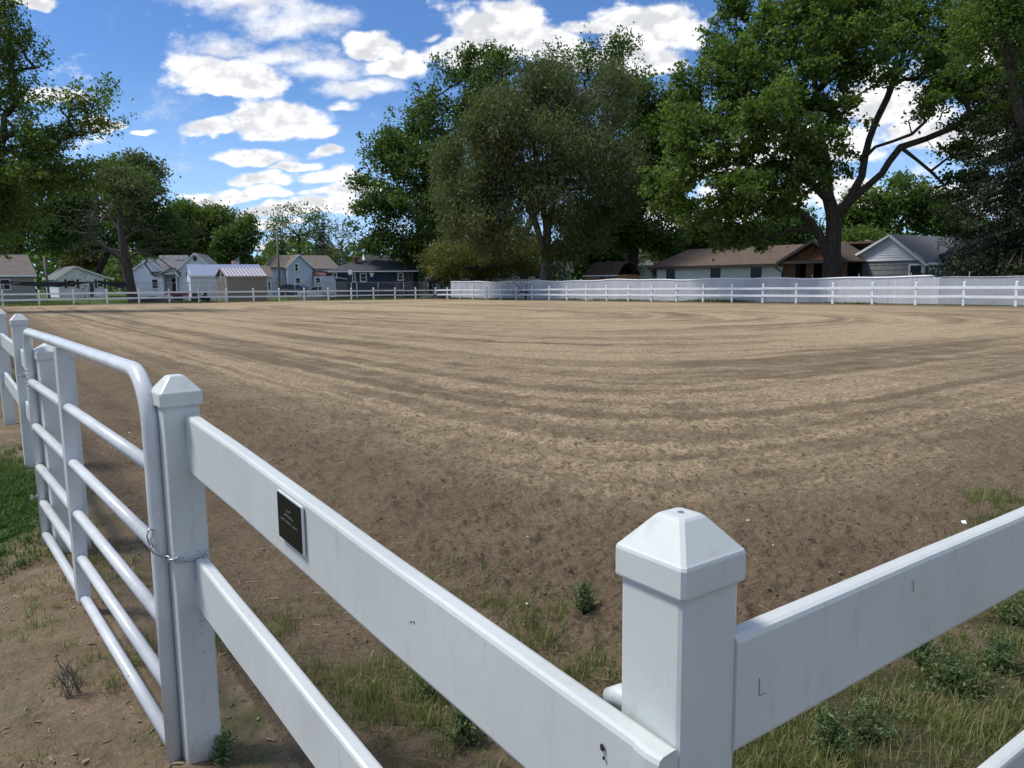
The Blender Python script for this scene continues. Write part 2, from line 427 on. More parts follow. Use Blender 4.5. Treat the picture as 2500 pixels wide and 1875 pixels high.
def ground_mat(nt, b):
    p = pos(nt); x, y, z = nt.sep(p)
    c, n2 = soil_cols(nt, p)
    c = nt.mix(nt.rng(nt.noise(p, 2.5, 5, .7), .5, .7), c, (.30,.225,.155))
    g = nt.mix(nt.rng(nt.noise(p, .5, 5, .6), .35, .7), (.055,.095,.022), (.085,.125,.035))
    g = nt.mix(nt.rng(nt.noise(p, 14, 4, .7), .5, .75), g, (.035,.055,.015))
    r = nt.vmath('LENGTH', p, out=1)
    gm = nt.node('ShaderNodeAttribute', attribute_name='grass').outputs['Fac']
    m_ = nt.rng(nt.math('ADD', gm, nt.math('MULTIPLY', nt.math('SUBTRACT', nt.noise(p, 6, 5, .7), .5), .7)), .35, .65)
    nt.put(b.inputs['Base Color'], nt.mix(m_, c, g)); b.inputs['Roughness'].default_value = .95; b.inputs['Specular IOR Level'].default_value = .15
    nt.put(b.inputs['Normal'], nt.bump(nt.noise(p, 40, 5, .7), .8, .04))
M_ground = mat('dirt_and_lawn', rough=.95, fn=ground_mat)

# ------------------------------------------------------------------ terrain: rings around the viewpoint, split into ground and arena
def grass_w(x, y):      # 0 soil .. 1 grass
    a, b = ab(x, y); r = np.hypot(x, y)
    w = sstep(r, 9, 16)*1.0
    out = inside(x, y) < 0
    near_out = .28+.25*fbm(x*1.2, y*1.2, 3, 77)
    lush = np.exp(-(((x+3.72+.55*(y-5.4))/.45)**2+((y-5.2)/1.2)**2))
    w = np.where(out, np.maximum(w, np.maximum(near_out, lush)), 0)
    strip = sstep(1.2+.9*(fbm(x*1.5, y*1.5, 3, 3)-.5)*2-a, -.1, .5)*.85            # inside the right hand rail
    stripL = sstep(1.2-b, -.2, .5)*sstep(2.2-a, -.6, .8)*.55
    w = np.where(out, w, np.maximum(strip, stripL))
    return w
def build_terrain():
    v = np.concatenate([np.concatenate([np.linspace(-1.25, -.75, 40)[:-1], np.linspace(-.75, -.10, 350)[:-1], np.linspace(-.10, -.012, 60)]), [-.009, -.006, -.004, -.0025, -.0015]])    # slope below the horizon
    r = EYE/np.tan(-v)
    r = r[(r > .35)]; r = np.concatenate([[.05, .2], r])
    t1 = np.linspace(-42, 42, 480); t0 = np.concatenate([t1, np.linspace(43, 317, 70)[1:-1]])
    th = np.radians(t0); n, k = len(r), len(th)
    X = r[:, None]*np.sin(th)[None]; Y = r[:, None]*np.cos(th)[None]
    Z = gz(X, Y); 
    i = np.arange(n-1)[:, None]; j = np.arange(k)[None]; j2 = (j+1) % k
    Fq = np.stack([i*k+j, i*k+j2+0*i, (i+1)*k+j2, (i+1)*k+j], -1).reshape(-1, 4)[:, ::-1]
    P3 = np.stack([X, Y, Z], -1).reshape(-1, 3)
    cen = P3[Fq].mean(1); isin = inside(cen[:, 0], cen[:, 1])+.7*(fbm(cen[:, 0]*.8, cen[:, 1]*.8, 2, 9)-.5) > -.1
    gw = grass_w(P3[:, 0], P3[:, 1])
    for nm, sel, mt in (('arena_soil', isin & (inside(cen[:, 0], cen[:, 1]) > .0), M_arena), ('ground', None, M_ground)):
        if sel is None: sel = ~last
        last = sel
        F = Fq[sel]; used = np.unique(F); mp = np.full(len(P3), -1); mp[used] = np.arange(len(used))
        me = mesh_uniform(nm, P3[used], mp[F], mt, smooth=True, attr={'grass': gw[used]})
        o = link_mesh(nm, me); o['kind'] = 'structure'
build_terrain()
# make arena material follow the grassy strip too
nt = NT(M_arena.node_tree); b = nt.n['Principled BSDF']
src = b.inputs['Base Color'].links[0].from_socket
p = pos(nt); gm = nt.node('ShaderNodeAttribute', attribute_name='grass').outputs['Fac']
mm = nt.rng(nt.math('ADD', gm, nt.math('MULTIPLY', nt.math('SUBTRACT', nt.noise(p, 7, 5, .7), .5), .8)), .45, .7)
nt.put(b.inputs['Base Color'], nt.mix(nt.math('MULTIPLY', mm, .8), src, nt.mix(nt.rng(nt.noise(p, 20, 4), .4, .6), (.06,.075,.025), (.10,.085,.045))))

# ------------------------------------------------------------------ near fence
def post_mesh(w, h, r=.008):
    mb = MB(); x = w/2
    sec = [(-x+r,-x),(x-r,-x),(x-r*.3,-x+r*.3),(x,-x+r),(x,x-r),(x-r*.3,x-r*.3),(x-r,x),(-x+r,x),(-x+r*.3,x-r*.3),(-x,x-r),(-x,-x+r),(-x+r*.3,-x+r*.3)]
    zs = np.linspace(0, h, 5); n = len(sec)
    Vv = [(a_, b_, z_) for z_ in zs for a_, b_ in sec]
    F = [(i*n+j, i*n+(j+1) % n, (i+1)*n+(j+1) % n, (i+1)*n+j) for i in range(4) for j in range(n)]+[tuple(range(n))[::-1], tuple(range(4*n, 5*n))]
    return mb.add(Vv, F)
def cap_mb(w, rim=.042, rise=.046, top=.34):
    mb = MB(); c = .005; rings = []
    def ring(x, z, cc): return [(-x+cc,-x,z),(x-cc,-x,z),(x,-x+cc,z),(x,x-cc,z),(x-cc,x,z),(-x+cc,x,z),(-x,x-cc,z),(-x,-x+cc,z)]
    x = w/2
    for xx, z, cc in ((x-.004, 0, c), (x-.001, .0, c), (x, .003, c), (x, rim-.004, c), (x-.0015, rim, c), (x-.004, rim+.0025, c), (x*top+.004, rim+rise-.003, .005), (x*top, rim+rise, .005), (x*top-.006, rim+rise+.001, .004)): rings.append(ring(xx, z, cc))
    n = 8; Vv = [p_ for r_ in rings for p_ in r_]; k = len(rings)
    F = [(i*n+j, i*n+(j+1) % n, (i+1)*n+(j+1) % n, (i+1)*n+j) for i in range(k-1) for j in range(n)]+[tuple(range(n))[::-1], tuple(range((k-1)*n, k*n))]
    return mb.add(Vv, F)
UANG = math.atan2(V_[1], V_[0])
fence = thing('board_fence', 'nearest white board fence with the big capped corner post', 'fence', (C0[0], C0[1], gzs(*C0)))
def near_post(parent, xy, top, rz, w=.112, capw=.126, cap=True):
    z0 = gzs(*xy)-.05; h = top-.083-z0
    p_ = inst(post_mesh(w, h).mesh('post', M_white), 'post', parent, (xy[0], xy[1], z0), rz)
    if cap:
        c_ = inst(cap_mb(capw).mesh('cap', M_white), 'cap', p_, (xy[0], xy[1], z0), 0)
        c_.location = (0, 0, h-.005)
    return p_
pC = near_post(fence, C0, 1.16, UANG)
pG = near_post(fence, G0, 1.20, UANG+.05, w=.108, capw=.124)
# screw on the corner cap
cs = MB().lathe((0, 0, 0), [(.0045, 0), (.0045, .0015), (.002, .002)], 10)
cap_c = [c for c in pC.children][0]
so_ = inst(cs.mesh('screw', M_zinc), 'screw', cap_c, (0, 0, 0)); so_.location = (0, 0, .0885)
def rail(parent, a, b, h, w=.038, n=14, sag=.0, name='rail', m_=None, seed=0):
    # a, b: centre line ends; slightly uneven board with rounded edges
    a = np.array(a, float); b = np.array(b, float); d = (b-a); L = np.linalg.norm(d); dn = d/L
    sd_ = np.cross(dn, (0, 0, 1)); sd_ /= np.linalg.norm(sd_); up = np.cross(sd_, dn)
    x, z, c = w/2, h/2, .009
    sec = [(-x+c,-z),(x-c,-z),(x-c*.3,-z+c*.3),(x,-z+c),(x,z-c),(x-c*.3,z-c*.3),(x-c,z),(-x+c,z),(-x+c*.3,z-c*.3),(-x,z-c),(-x,-z+c),(-x+c*.3,-z+c*.3)]
    k = len(sec); Vv = []
    for i in range(n+1):
        t = i/n; wob = .0012*math.sin(t*9+seed)+.0006*math.sin(t*23+seed*2); zz_ = -sag*4*t*(1-t)+.0012*math.sin(t*7+seed*3)
        for p_, q_ in sec: Vv.append(a+dn*L*t+sd_*(p_+wob)+up*(q_+zz_))
    F = [(i*k+j, (i+1)*k+j, (i+1)*k+(j+1) % k, i*k+(j+1) % k) for i in range(n) for j in range(k)]+[tuple(range(k)), tuple(range(n*k, (n+1)*k))[::-1]]
    return MB().add(Vv, F).build(name, m_ or M_white, parent, fixn=True)
def v3(xy, z): return np.array([xy[0], xy[1], z])
ZA, ZB = .782, .996
# left boards: nailed on the outer face of the corner post, butted on the gate post
A_ = C0-V_*(.056+.0205)+U*.045; B_ = G0+U*.055+V_*.028
rail(fence, v3(A_, ZA), v3(B_, ZB), .178, .038, seed=1)
q_ = A_-(B_-A_)/np.linalg.norm(B_-A_)*.004
rail(fence, v3(q_, ZA), v3(q_+(B_-A_)/np.linalg.norm(B_-A_)*.042, ZA+.003), .1805, .0405, n=2, name='end_sleeve')
rail(fence, v3(A_, .25), v3(B_, .555), .165, .038, seed=2)
# right boards: let into the corner post, next post far outside the picture
D_ = C0+V_*2.44
rail(fence, v3(C0+V_*.05+U*.043, .990-.083), v3(D_+U*.043, .982-.083), .168, .034, seed=3)
rail(fence, v3(C0+V_*.05+U*.043, .44-.08), v3(D_+U*.043, .435-.08), .165, .034, seed=4)
near_post(fence, D_, 1.16, UANG)
# short white rail stub behind the corner post
kb = MB()
kb.tube([(*(C0-U*.05-V_*.02), .865), (*(C0-U*.085-V_*.028), .872), (*(C0-U*.105-V_*.03), .862)], [.016, .017, .012], 12)
kb.build('rail_stub', M_white, fence, smooth=True)
# screw holes and dents at the board end
def dots(parent, pts, nrm, name, m_, r=.004):
    nrm = np.array([nrm[0], nrm[1], 0.]); t = np.array([-nrm[1], nrm[0], 0.])
    for p_, rr in pts:
        mb = MB()
        p_ = np.array(p_); ring = [p_+t*rr*.7*math.cos(a)+np.array([0, 0, rr])*math.sin(a) for a in np.linspace(0, 2*math.pi, 9)[:-1]]
        mb.poly(ring, nrm*.0012)
        mb.build(name, m_, parent)
fo = -V_*.0205
tt = (B_-A_)/np.linalg.norm(B_-A_)
def on_board(s_, z):
    q_ = A_+tt*s_-V_*.020; return (q_[0], q_[1], z)
dots(fence, [(on_board(.085, .842), .0055), (on_board(.082, .828), .003), (on_board(.078, .800), .0075), (on_board(.55, .86), .002), (on_board(.56, .857), .002)], -V_, 'screw_hole', M_hole)
mb = MB(); q_ = C0+V_*.10+U*.0605
mb.box((*q_, .905), (.0011, .0012, .026), UANG); mb.box((*(q_+V_*.008), .892), (.014, .0012, .0010), UANG)
mb.build('scratch', M_scuff, fence)['kind'] = 'stuff'
mb = MB(); q_ = C0+V_*.52+U*.0605; mb.box((*q_, .948), (.0009, .0012, .020), UANG)
mb.build('scratch', M_scuff, fence)

# ------------------------------------------------------------------ plaque
def plane_hit(px, py, n, dd):
    r_ = px_dir(px, py); t = (dd)/(r_[0]*n[0]+r_[1]*n[1]); return r_*t+np.array([0, 0, EYE])
bn = np.array([-tt[1], tt[0]]);  bn = bn if bn@V_ > 0 else -bn          # into the arena
dd = (A_-bn*.0205)@bn
def c3(x, y): return (600+x*.467, 1100+y*.467)
pq = [plane_hit(*c3(x, y), bn, dd) for x, y in ((178,205),(303,290),(318,550),(192,440))]
ctr = sum(pq)/4; zt = (pq[0][2]+pq[1][2])/2; zb = (pq[2][2]+pq[3][2])/2
half = abs((pq[1][:2]-pq[0][:2])@tt)/2
slope = (ZB-ZA)/np.linalg.norm(B_-A_)
plq = thing('plaque', 'small black square plaque mounted on the nearest upper rail', 'sign', tuple(ctr))
def plq_pt(a_, z_, o_): return np.array([*(ctr[:2]+tt*a_-bn*o_), ctr[2]+z_+slope*a_])
hz = (zt-zb)/2
MB().poly([plq_pt(-half, -hz, .001), plq_pt(half, -hz, .001), plq_pt(half, hz, .001), plq_pt(-half, hz, .001)], np.array([*(-bn*.006), 0])).build('backing', mat('silver_plaque_edge', (.75, .76, .78), .3, metal=.3), plq)
k = .955
MB().poly([plq_pt(-half*k, -hz*k, .0072), plq_pt(half*k, -hz*k, .0072), plq_pt(half*k, hz*k, .0072), plq_pt(-half*k, hz*k, .0072)], np.array([*(-bn*.002), 0])).build('face', M_black, plq)
lt = MB(); r3 = np.random.default_rng(3)
for row, (z_, n_) in enumerate(((.44, 3), (.20, 6), (-.06, 11))):
    for i in range(n_):
        a_ = (-(i-(n_-1)/2)*.135)*half
        for k_ in range(3):
            aa, za = a_+r3.uniform(-.035, .035)*half, z_*hz+r3.uniform(-.045, .045)*hz
            w_ = .0022 if k_ else .0014
            lt.poly([plq_pt(aa-w_/2, za-.0012, .0094), plq_pt(aa+w_/2, za-.0012, .0094), plq_pt(aa+w_/2, za+.0018, .0094), plq_pt(aa-w_/2, za+.0018, .0094)], np.array([*(-bn*.0006), 0]))
lt.build('lettering', M_letter, plq)

# ------------------------------------------------------------------ metal tube gate
GE = np.array([-1.093, 2.285]); GD = np.array([-.6279, .7783]); GN = np.array([GD[1], -GD[0]])   # GN points into the arena
GLn = 2.50
def gp(s_, z, o_=0.): q_ = GE+GD*s_+GN*o_; return np.array([q_[0], q_[1], z])
gate = thing('tube_gate', 'white six-bar tubular metal gate chained to its post', 'gate', (GE[0], GE[1], gzs(*GE)))
rt = .0245
arc = lambda s0, z0, r_, a0, a1, n: [gp(s0+r_*math.cos(a), z0+r_*math.sin(a)) for a in np.linspace(a0, a1, n)]
fr = [gp(0, -.035), gp(0, .5), gp(0, .95)]+arc(.16, 1.05, .16, math.pi, math.pi/2, 9)+[gp(.8, 1.215), gp(1.6, 1.222)]+arc(GLn-.09, 1.135, .09, math.pi/2, 0, 7)+[gp(GLn, .9), gp(GLn, .02)]
MB().tube(fr, rt, 16).build('frame_tube', M_gate, gate, smooth=True)
for zl, zr in ((.948, .925), (.700, .668), (.468, .432), (.262, .212), (.075, .012)):
    MB().tube([gp(.015, zr), gp(GLn*.5, (zl+zr)/2), gp(GLn-.01, zl)], .0215, 14).build('bar', M_gate, gate, smooth=True)
# channel brace pierced by the bars
mb = MB(); zt_, zb_ = 1.2, .03; s0, s1 = 1.40, 1.465
for s_, w0, w1 in ((s0, -.035, .05), ):
    mb.poly([gp(s0, zb_, -.027), gp(s0, zb_, .026), gp(s0, zt_, .026), gp(s0, zt_, -.027)], gp(s0+.004, 0)-gp(s0, 0))
mb.poly([gp(s0+.0045, zb_, -.027), gp(s1, zb_, -.027), gp(s1, zt_, -.027), gp(s0+.0045, zt_, -.027)], gp(0, 0, .003)-gp(0, 0, 0))
mb.poly([gp(s1+.0005, zb_, -.027), gp(s1+.0005, zb_, .026), gp(s1+.0005, zt_, .026), gp(s1+.0005, zt_, -.027)], gp(.004, 0)-gp(0, 0))
mb.build('brace', M_gate, gate)
# welded rings on the bent tube near the hinge
mb = MB()
for i in range(6): mb.lathe(gp(GLn, 1.02-.022*i)-np.array([0, 0, .003]), [(.0245, 0), (.027, .002), (.027, .004), (.0245, .006)], 14)
mb.build('ring_weld', M_gate, gate, smooth=True)
for z_ in (.985, .30):
    mb = MB()
    mb.tube([gp(GLn-.012, z_, -.045), gp(GLn+.0, z_, -.03), gp(GLn+.0, z_, .11)], .0075, 8); mb.tube([gp(GLn, z_, -.058), gp(GLn, z_, -.045)], .015, 6)
    mb.tube([gp(GLn, z_, .038), gp(GLn, z_, .048)], .015, 6)
    mb.build('hinge_bolt', M_zinc, gate, smooth=False)

# posts and rails beyond the gate
f2 = thing('board_fence', 'white board fence running on from the gate hinge post along the left edge', 'fence', (P0[0], P0[1], gzs(*P0)))
near_post(f2, P0, 1.165, UANG+.06, w=.175, capw=.19)
pts = [P0, H0, N0]
fd = (N0-P0)/np.linalg.norm(N0-P0); FCL = FC-V_*AW
nleft = int(round(np.linalg.norm(FCL-N0)/2.44)); fd2 = (FCL-N0)/nleft
for i in range(1, nleft): pts.append(N0+fd2*i)
tops = [1.20, 1.255, 1.235]+[1.19]*(len(pts)-3)
pm = post_mesh(.112, 1.18).mesh('post', M_white); cm = cap_mb(.126).mesh('cap', M_white)
for q_, t_ in list(zip(pts, tops))[1:]:
    z0 = t_-.083-1.18 if t_ > 1.1 else 0; z0 += float(gz0(*q_)) if np.hypot(*q_) > 12 else 0
    o = inst(pm, 'post', f2, (q_[0], q_[1], z0), UANG); 
    if np.hypot(*q_) < 14: c_ = inst(cm, 'cap', o, (0, 0, 0)); c_.location = (0, 0, 1.175)
for i in range(len(pts)-1):
    a_, b_ = pts[i], pts[i+1]; za, zb2 = (float(gz0(*a_)), float(gz0(*b_))) if i > 1 else (0, 0)
    for zz_ in (.98, .56):
        if i < 3: rail(f2, v3(a_, za+zz_-.07), v3(b_, zb2+zz_-.07), .14, .034, n=3)
        else: MB().beam(v3(a_, za+zz_-.07), v3(b_, zb2+zz_-.07), .034, .14).build('rail', M_white, f2)

# chain round gate tube and post
chain = thing('chain', 'short galvanised chain looped around the gate tube and its latch post', 'chain', (GE[0], GE[1], .6))
def c2(x, y): return (x/2.14, 1100+y/2.14)
E0 = GE+np.array([.0, 0])
def cpt(x, y, off):        # picture point on the plane facing us, off metres towards us
    base = GE+U*(.030+off*.3) if x < 890 else G0+U*.0655; return plane_hit(*c2(x, y), U, base@U)
path = [cpt(786, 428, .0), cpt(778, 465, .012), cpt(795, 505, .03), cpt(830, 545, .045), cpt(870, 563, .035), cpt(905, 570, .02), cpt(960, 575, .018), cpt(1015, 573, .018), cpt(1055, 563, .018), cpt(1080, 540, .012), cpt(1090, 518, -.02)]
path = np.array(path); seg = np.linalg.norm(np.diff(path, axis=0), axis=1); cum = np.concatenate([[0], np.cumsum(seg)])
def along(t): return np.array([np.interp(t, cum, path[:, i]) for i in range(3)])
pitch = .027; nl = int(cum[-1]/pitch)
for i in range(nl+1):
    c_ = along(i*pitch+.004); d_ = along(min(i*pitch+.014, cum[-1]))-along(max(i*pitch-.006, 0)); d_ /= np.linalg.norm(d_)+1e-9
    nrm = np.array([*(U), 0.]); sd1 = np.cross(d_, nrm); sd1 /= np.linalg.norm(sd1)
    ax_ = sd1 if i % 2 == 0 else np.cross(d_, sd1)
    if i % 2: ax_ = ax_*.9+sd1*.35; ax_ /= np.linalg.norm(ax_)
    L_, r_ = .0125, .0078
    ring = [c_+d_*(L_*np.sign(math.cos(a))*(.55 if True else 0)+L_*.55*math.cos(a))+ax_*r_*math.sin(a) for a in np.linspace(0, 2*math.pi, 13)]
    MB().tube(ring, .0029, 6, cap=False).build('link', M_zinc, chain, smooth=True)
# black rub marks the chain left on the latch post: short curved smears a hair proud of the face
mb = MB(); r4 = np.random.default_rng(4)
def smear(x, y, w_, h_, bend, th):
    k_ = []
    for i in range(6):
        t = i/5; k_.append((x+w_*t, y+h_*t+bend*4*t*(1-t)))
    P3 = [plane_hit(*c2(*q_), U, (G0+U*.0580)@U) for q_ in k_]
    mb.tube(P3, [th*.3, th, th, th, th*.8, th*.2], 4)
for (x, y, w_, h_, b_, th) in [(940,655,75,40,18,.0012),(950,640,60,35,12,.001),(985,585,12,55,-8,.0022),(965,610,40,30,4,.0012),(945,700,60,22,10,.001),(948,735,40,12,4,.0012),(950,765,45,8,4,.001),(950,790,110,4,10,.0008),(955,905,45,2,2,.001),(960,930,35,5,2,.0008),(962,970,30,4,2,.001),(972,1072,30,3,0,.001),(950,530,30,15,3,.0008),(975,555,20,-25,2,.0012),(1010,600,45,25,6,.0009),(930,675,20,10,2,.001)]:
    smear(x, y, w_, h_, b_, th)
mb.build('rub_mark', M_scuff, pG)['kind'] = 'stuff'
mb = MB()
for i in range(70):
    x, y = r4.uniform(1010, 1140), 1640-abs(r4.normal(0, 22)); w_ = r4.uniform(2, 12)
    P3 = plane_hit(*c2(x, y), U, (G0+U*.0575)@U); mb.box(P3, (w_*.0006, .001, r4.uniform(.001, .005)), UANG)
mb.build('mud_fleck', mat('dried_mud', (.16, .12, .08), .9), pG)['kind'] = 'stuff'

# ------------------------------------------------------------------ far rail fences
def far_post_mesh():
    mb = MB(); mb.box((0, 0, .555), (.112, .112, 1.21)); mb.add([(-.065,-.065,1.16),(.065,-.065,1.16),(.065,.065,1.16),(-.065,.065,1.16),(-.065,-.065,1.195),(.065,-.065,1.195),(.065,.065,1.195),(-.065,.065,1.195),(-.02,-.02,1.24),(.02,-.02,1.24),(.02,.02,1.24),(-.02,.02,1.24)],
      [(0,3,2,1),(0,1,5,4),(1,2,6,5),(2,3,7,6),(3,0,4,7),(4,5,9,8),(5,6,10,9),(6,7,11,10),(7,4,8,11),(8,9,10,11)]); return mb
fpm = far_post_mesh().mesh('post', M_farwhite)
def far_fence(p0, d, n, label, side, skip0=False):
    root = thing('rail_fence', label, 'fence', (p0[0], p0[1], float(gz0(*p0))), 'far side rail fences')
    r5 = np.random.default_rng(int(n)); ang = math.atan2(d[1], d[0]); 
    zs = []
    for i in range(n+1):
        q_ = p0+d*2.44*i; z_ = float(gz0(*q_)); zs.append(z_)
        if skip0 and i == 0: continue
        o = inst(fpm, 'post', root, (q_[0], q_[1], z_), ang); o.rotation_euler = (r5.normal(0, .012), r5.normal(0, .012), ang)
    for i in range(n):
        a_ = p0+d*2.44*i+side*.075; b_ = a_+d*2.44
        for zz_ in (.925, .465):
            e1, e2 = r5.normal(0, .012, 2)
            MB().beam(v3(a_+d*.006, zs[i]+zz_+e1), v3(b_-d*.006, zs[i+1]+zz_+e2), .036, .14).build('rail', M_farwhite, root)
    return root
far_fence(FC, U, 27, 'white two-rail fence before the tall slatted fence on the right', -V_)
far_fence(FC, -V_, 17, 'white two-rail fence across the far left end before the houses', U, True)

# tall slatted chain link fence behind the right hand rail fence
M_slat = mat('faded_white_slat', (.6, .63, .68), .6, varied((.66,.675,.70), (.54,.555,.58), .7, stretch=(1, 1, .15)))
M_slat2 = mat('grey_shaded_slat', (.4, .42, .45), .6, varied((.47,.49,.53), (.36,.38,.41), .8))  # greyer slats: shadow on the right stretch put into the colour
M_wire = mat('grey_chain_wire', (.30, .31, .32), .45, metal=.4)
M_cap = mat('white_top_rail_cover', (.80, .82, .84), .4)
S0 = FC+V_*.95+U*1.6; SL = 68.
slf = thing('slatted_fence', 'tall faded white slatted chain-link fence with a wavy top rail', 'fence', (S0[0], S0[1], float(gz0(*S0))))
SN = np.array([V_[0], V_[1], 0.])
def wave(s_): return .035*math.sin(s_*.55)+.03*math.sin(s_*1.27+1)+.022*math.sin(s_*.21+2)+.04*math.exp(-((s_-41.5)/2.5)**2)
r6 = np.random.default_rng(6)
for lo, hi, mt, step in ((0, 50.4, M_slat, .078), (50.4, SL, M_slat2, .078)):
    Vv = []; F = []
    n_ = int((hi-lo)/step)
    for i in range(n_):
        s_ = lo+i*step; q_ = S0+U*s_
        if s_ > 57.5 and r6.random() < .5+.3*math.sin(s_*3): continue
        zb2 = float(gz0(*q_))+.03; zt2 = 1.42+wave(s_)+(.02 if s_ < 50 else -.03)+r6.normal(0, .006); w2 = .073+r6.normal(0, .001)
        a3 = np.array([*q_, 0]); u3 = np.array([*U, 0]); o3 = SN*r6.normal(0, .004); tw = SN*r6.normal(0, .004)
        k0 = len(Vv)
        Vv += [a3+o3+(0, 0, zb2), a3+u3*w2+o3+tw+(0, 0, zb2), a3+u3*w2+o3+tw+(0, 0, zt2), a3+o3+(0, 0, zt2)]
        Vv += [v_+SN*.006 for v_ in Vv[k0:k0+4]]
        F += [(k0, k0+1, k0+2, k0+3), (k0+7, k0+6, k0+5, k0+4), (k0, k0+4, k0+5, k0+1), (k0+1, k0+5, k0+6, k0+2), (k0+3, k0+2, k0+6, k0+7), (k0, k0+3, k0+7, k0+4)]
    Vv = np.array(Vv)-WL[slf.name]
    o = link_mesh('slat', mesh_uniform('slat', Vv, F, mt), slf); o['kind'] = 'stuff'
def wire_mesh(parent, p0, d, L, zb_f, zt_f, off, step=.075, w=.005, m_=None):
    Vv = []; F = []; d3 = np.array([d[0], d[1], 0.]); n3 = np.array([off[0], off[1], 0.])
    for sgn in (1, -1):
        for i in range(int(L/step)):
            s0_ = i*step; zb2, zt2 = zb_f(s0_), zt_f(s0_); H_ = zt2-zb2; s1_ = s0_+sgn*H_*.62
            if s1_ < 0 or s1_ > L: continue
            A = np.array([*(p0+d*s0_), zb2])+n3; B = np.array([*(p0+d*s1_), zt2])+n3
            t = B-A; t /= np.linalg.norm(t); sd1 = np.cross(t, n3/np.linalg.norm(n3))*w/2; nn = n3/np.linalg.norm(n3)*w/2
            k0 = len(Vv); Vv += [A-sd1, A+sd1*.5+nn, A+sd1*.5-nn, B-sd1, B+sd1*.5+nn, B+sd1*.5-nn]
            F += [(k0, k0+1, k0+4, k0+3), (k0+1, k0+2, k0+5, k0+4), (k0+2, k0, k0+3, k0+5)]
    o = link_mesh('chain_wire', mesh_uniform('chain_wire', np.array(Vv)-WL[parent.name], F, m_ or M_wire), parent); o['kind'] = 'stuff'
wire_mesh(slf, S0, U, SL, lambda s_: float(gz0(*(S0+U*s_)))+.02, lambda s_: 1.42+wave(s_), -V_*.018, .11, .007, mat('galvanised_wire', (.5, .52, .55), .4, metal=.3))
pts2 = [np.array([*(S0+U*s_), 1.455+wave(s_)]) for s_ in np.arange(0, 50.5, .5)]
MB().tube(pts2, .047, 8).build('top_rail', M_cap, slf, smooth=True)
pts2 = [np.array([*(S0+U*s_), 1.43+wave(s_)*.6]) for s_ in np.arange(50.5, SL, .6)]
MB().tube(pts2, .028, 8).build('top_rail', M_wire, slf, smooth=True)  # grey tone puts the shadow on this stretch into the rail
fpo = MB().lathe((0, 0, 0), [(.03, 0), (.03, 1.7), (.015, 1.74)], 8).mesh('fence_pole', M_wire, smooth=True)
for s_ in np.arange(0, SL, 3.05):
    q_ = S0+U*s_+V_*.05; inst(fpo, 'fence_pole', slf, (q_[0], q_[1], float(gz0(*q_))))

# open chain link fence behind the left hand rail fence
K0 = FC+V_*.9-U*3.2; KL = 46.
clf = thing('chain_link_fence', 'open grey chain-link fence behind the far left rail fence', 'fence', (K0[0], K0[1], float(gz0(*K0))))
wire_mesh(clf, K0, -V_, KL, lambda s_: float(gz0(*(K0-V_*s_)))+.03, lambda s_: 1.47+s_*.008, -U*.02, .12, .007, mat('dull_dark_wire', (.12, .125, .13), .5))
MB().beam(v3(K0, 1.48), v3(K0-V_*KL, 1.48+KL*.008), .05, .05).build('top_rail', M_wire, clf)
for s_ in np.arange(0, KL+.1, 3.05):
    q_ = K0-V_*s_; MB().tube([v3(q_, float(gz0(*q_))-.1), v3(q_, 1.50+s_*.008)], .032, 8).build('fence_pole', M_wire, clf, smooth=True)

# black windscreen cloth hanging from it on the left, and cloth lying on the grass
M_cloth = mat('black_mesh_cloth', (.018, .02, .026), .8)
def k_at(px, top=True):
    r_ = px_dir(px, 690); n_ = U; t = (K0-U*-.06)@n_/(r_[0]*n_[0]+r_[1]*n_[1]); return r_*t+np.array([0, 0, EYE])
def cloth_strip(name, label, rows):
    t_ = thing(name, label, 'cloth', tuple(k_at(rows[0][0])))
    Vv = []; nn = 60; xs = [r_[0] for r_ in rows]
    for i in range(nn+1):
        x = np.interp(i/nn, [0, 1], [xs[0], xs[-1]]); a_ = np.interp(x, xs, [r_[1] for r_ in rows]); b_ = np.interp(x, xs, [r_[2] for r_ in rows])
        for j in range(7):
            y = a_+(b_-a_)*j/6; p_ = plane_hit(x, y, U, (K0+U*.06)@U); p_ = p_+np.array([*U, 0])*(.05*math.sin(i*.9+j)*j/6+.08*j/6*math.sin(i*.31)); Vv.append(p_)
    F = [(i*7+j, i*7+j+1, (i+1)*7+j+1, (i+1)*7+j) for i in range(nn) for j in range(6)]
    mb = MB(); mb.add(Vv, F); mb.build('sheet', M_cloth, t_, smooth=True, fixn=False); return t_
cloth_strip('windscreen_cloth', 'sagging black cloth strip hung along the far left chain-link fence', [(-60, 683, 694), (0, 686.5, 691.5), (45, 687.5, 697), (145, 688, 701), (205, 688, 692.5), (230, 687.8, 690), (255, 688, 694), (300, 688.5, 705), (316, 688.5, 690)])
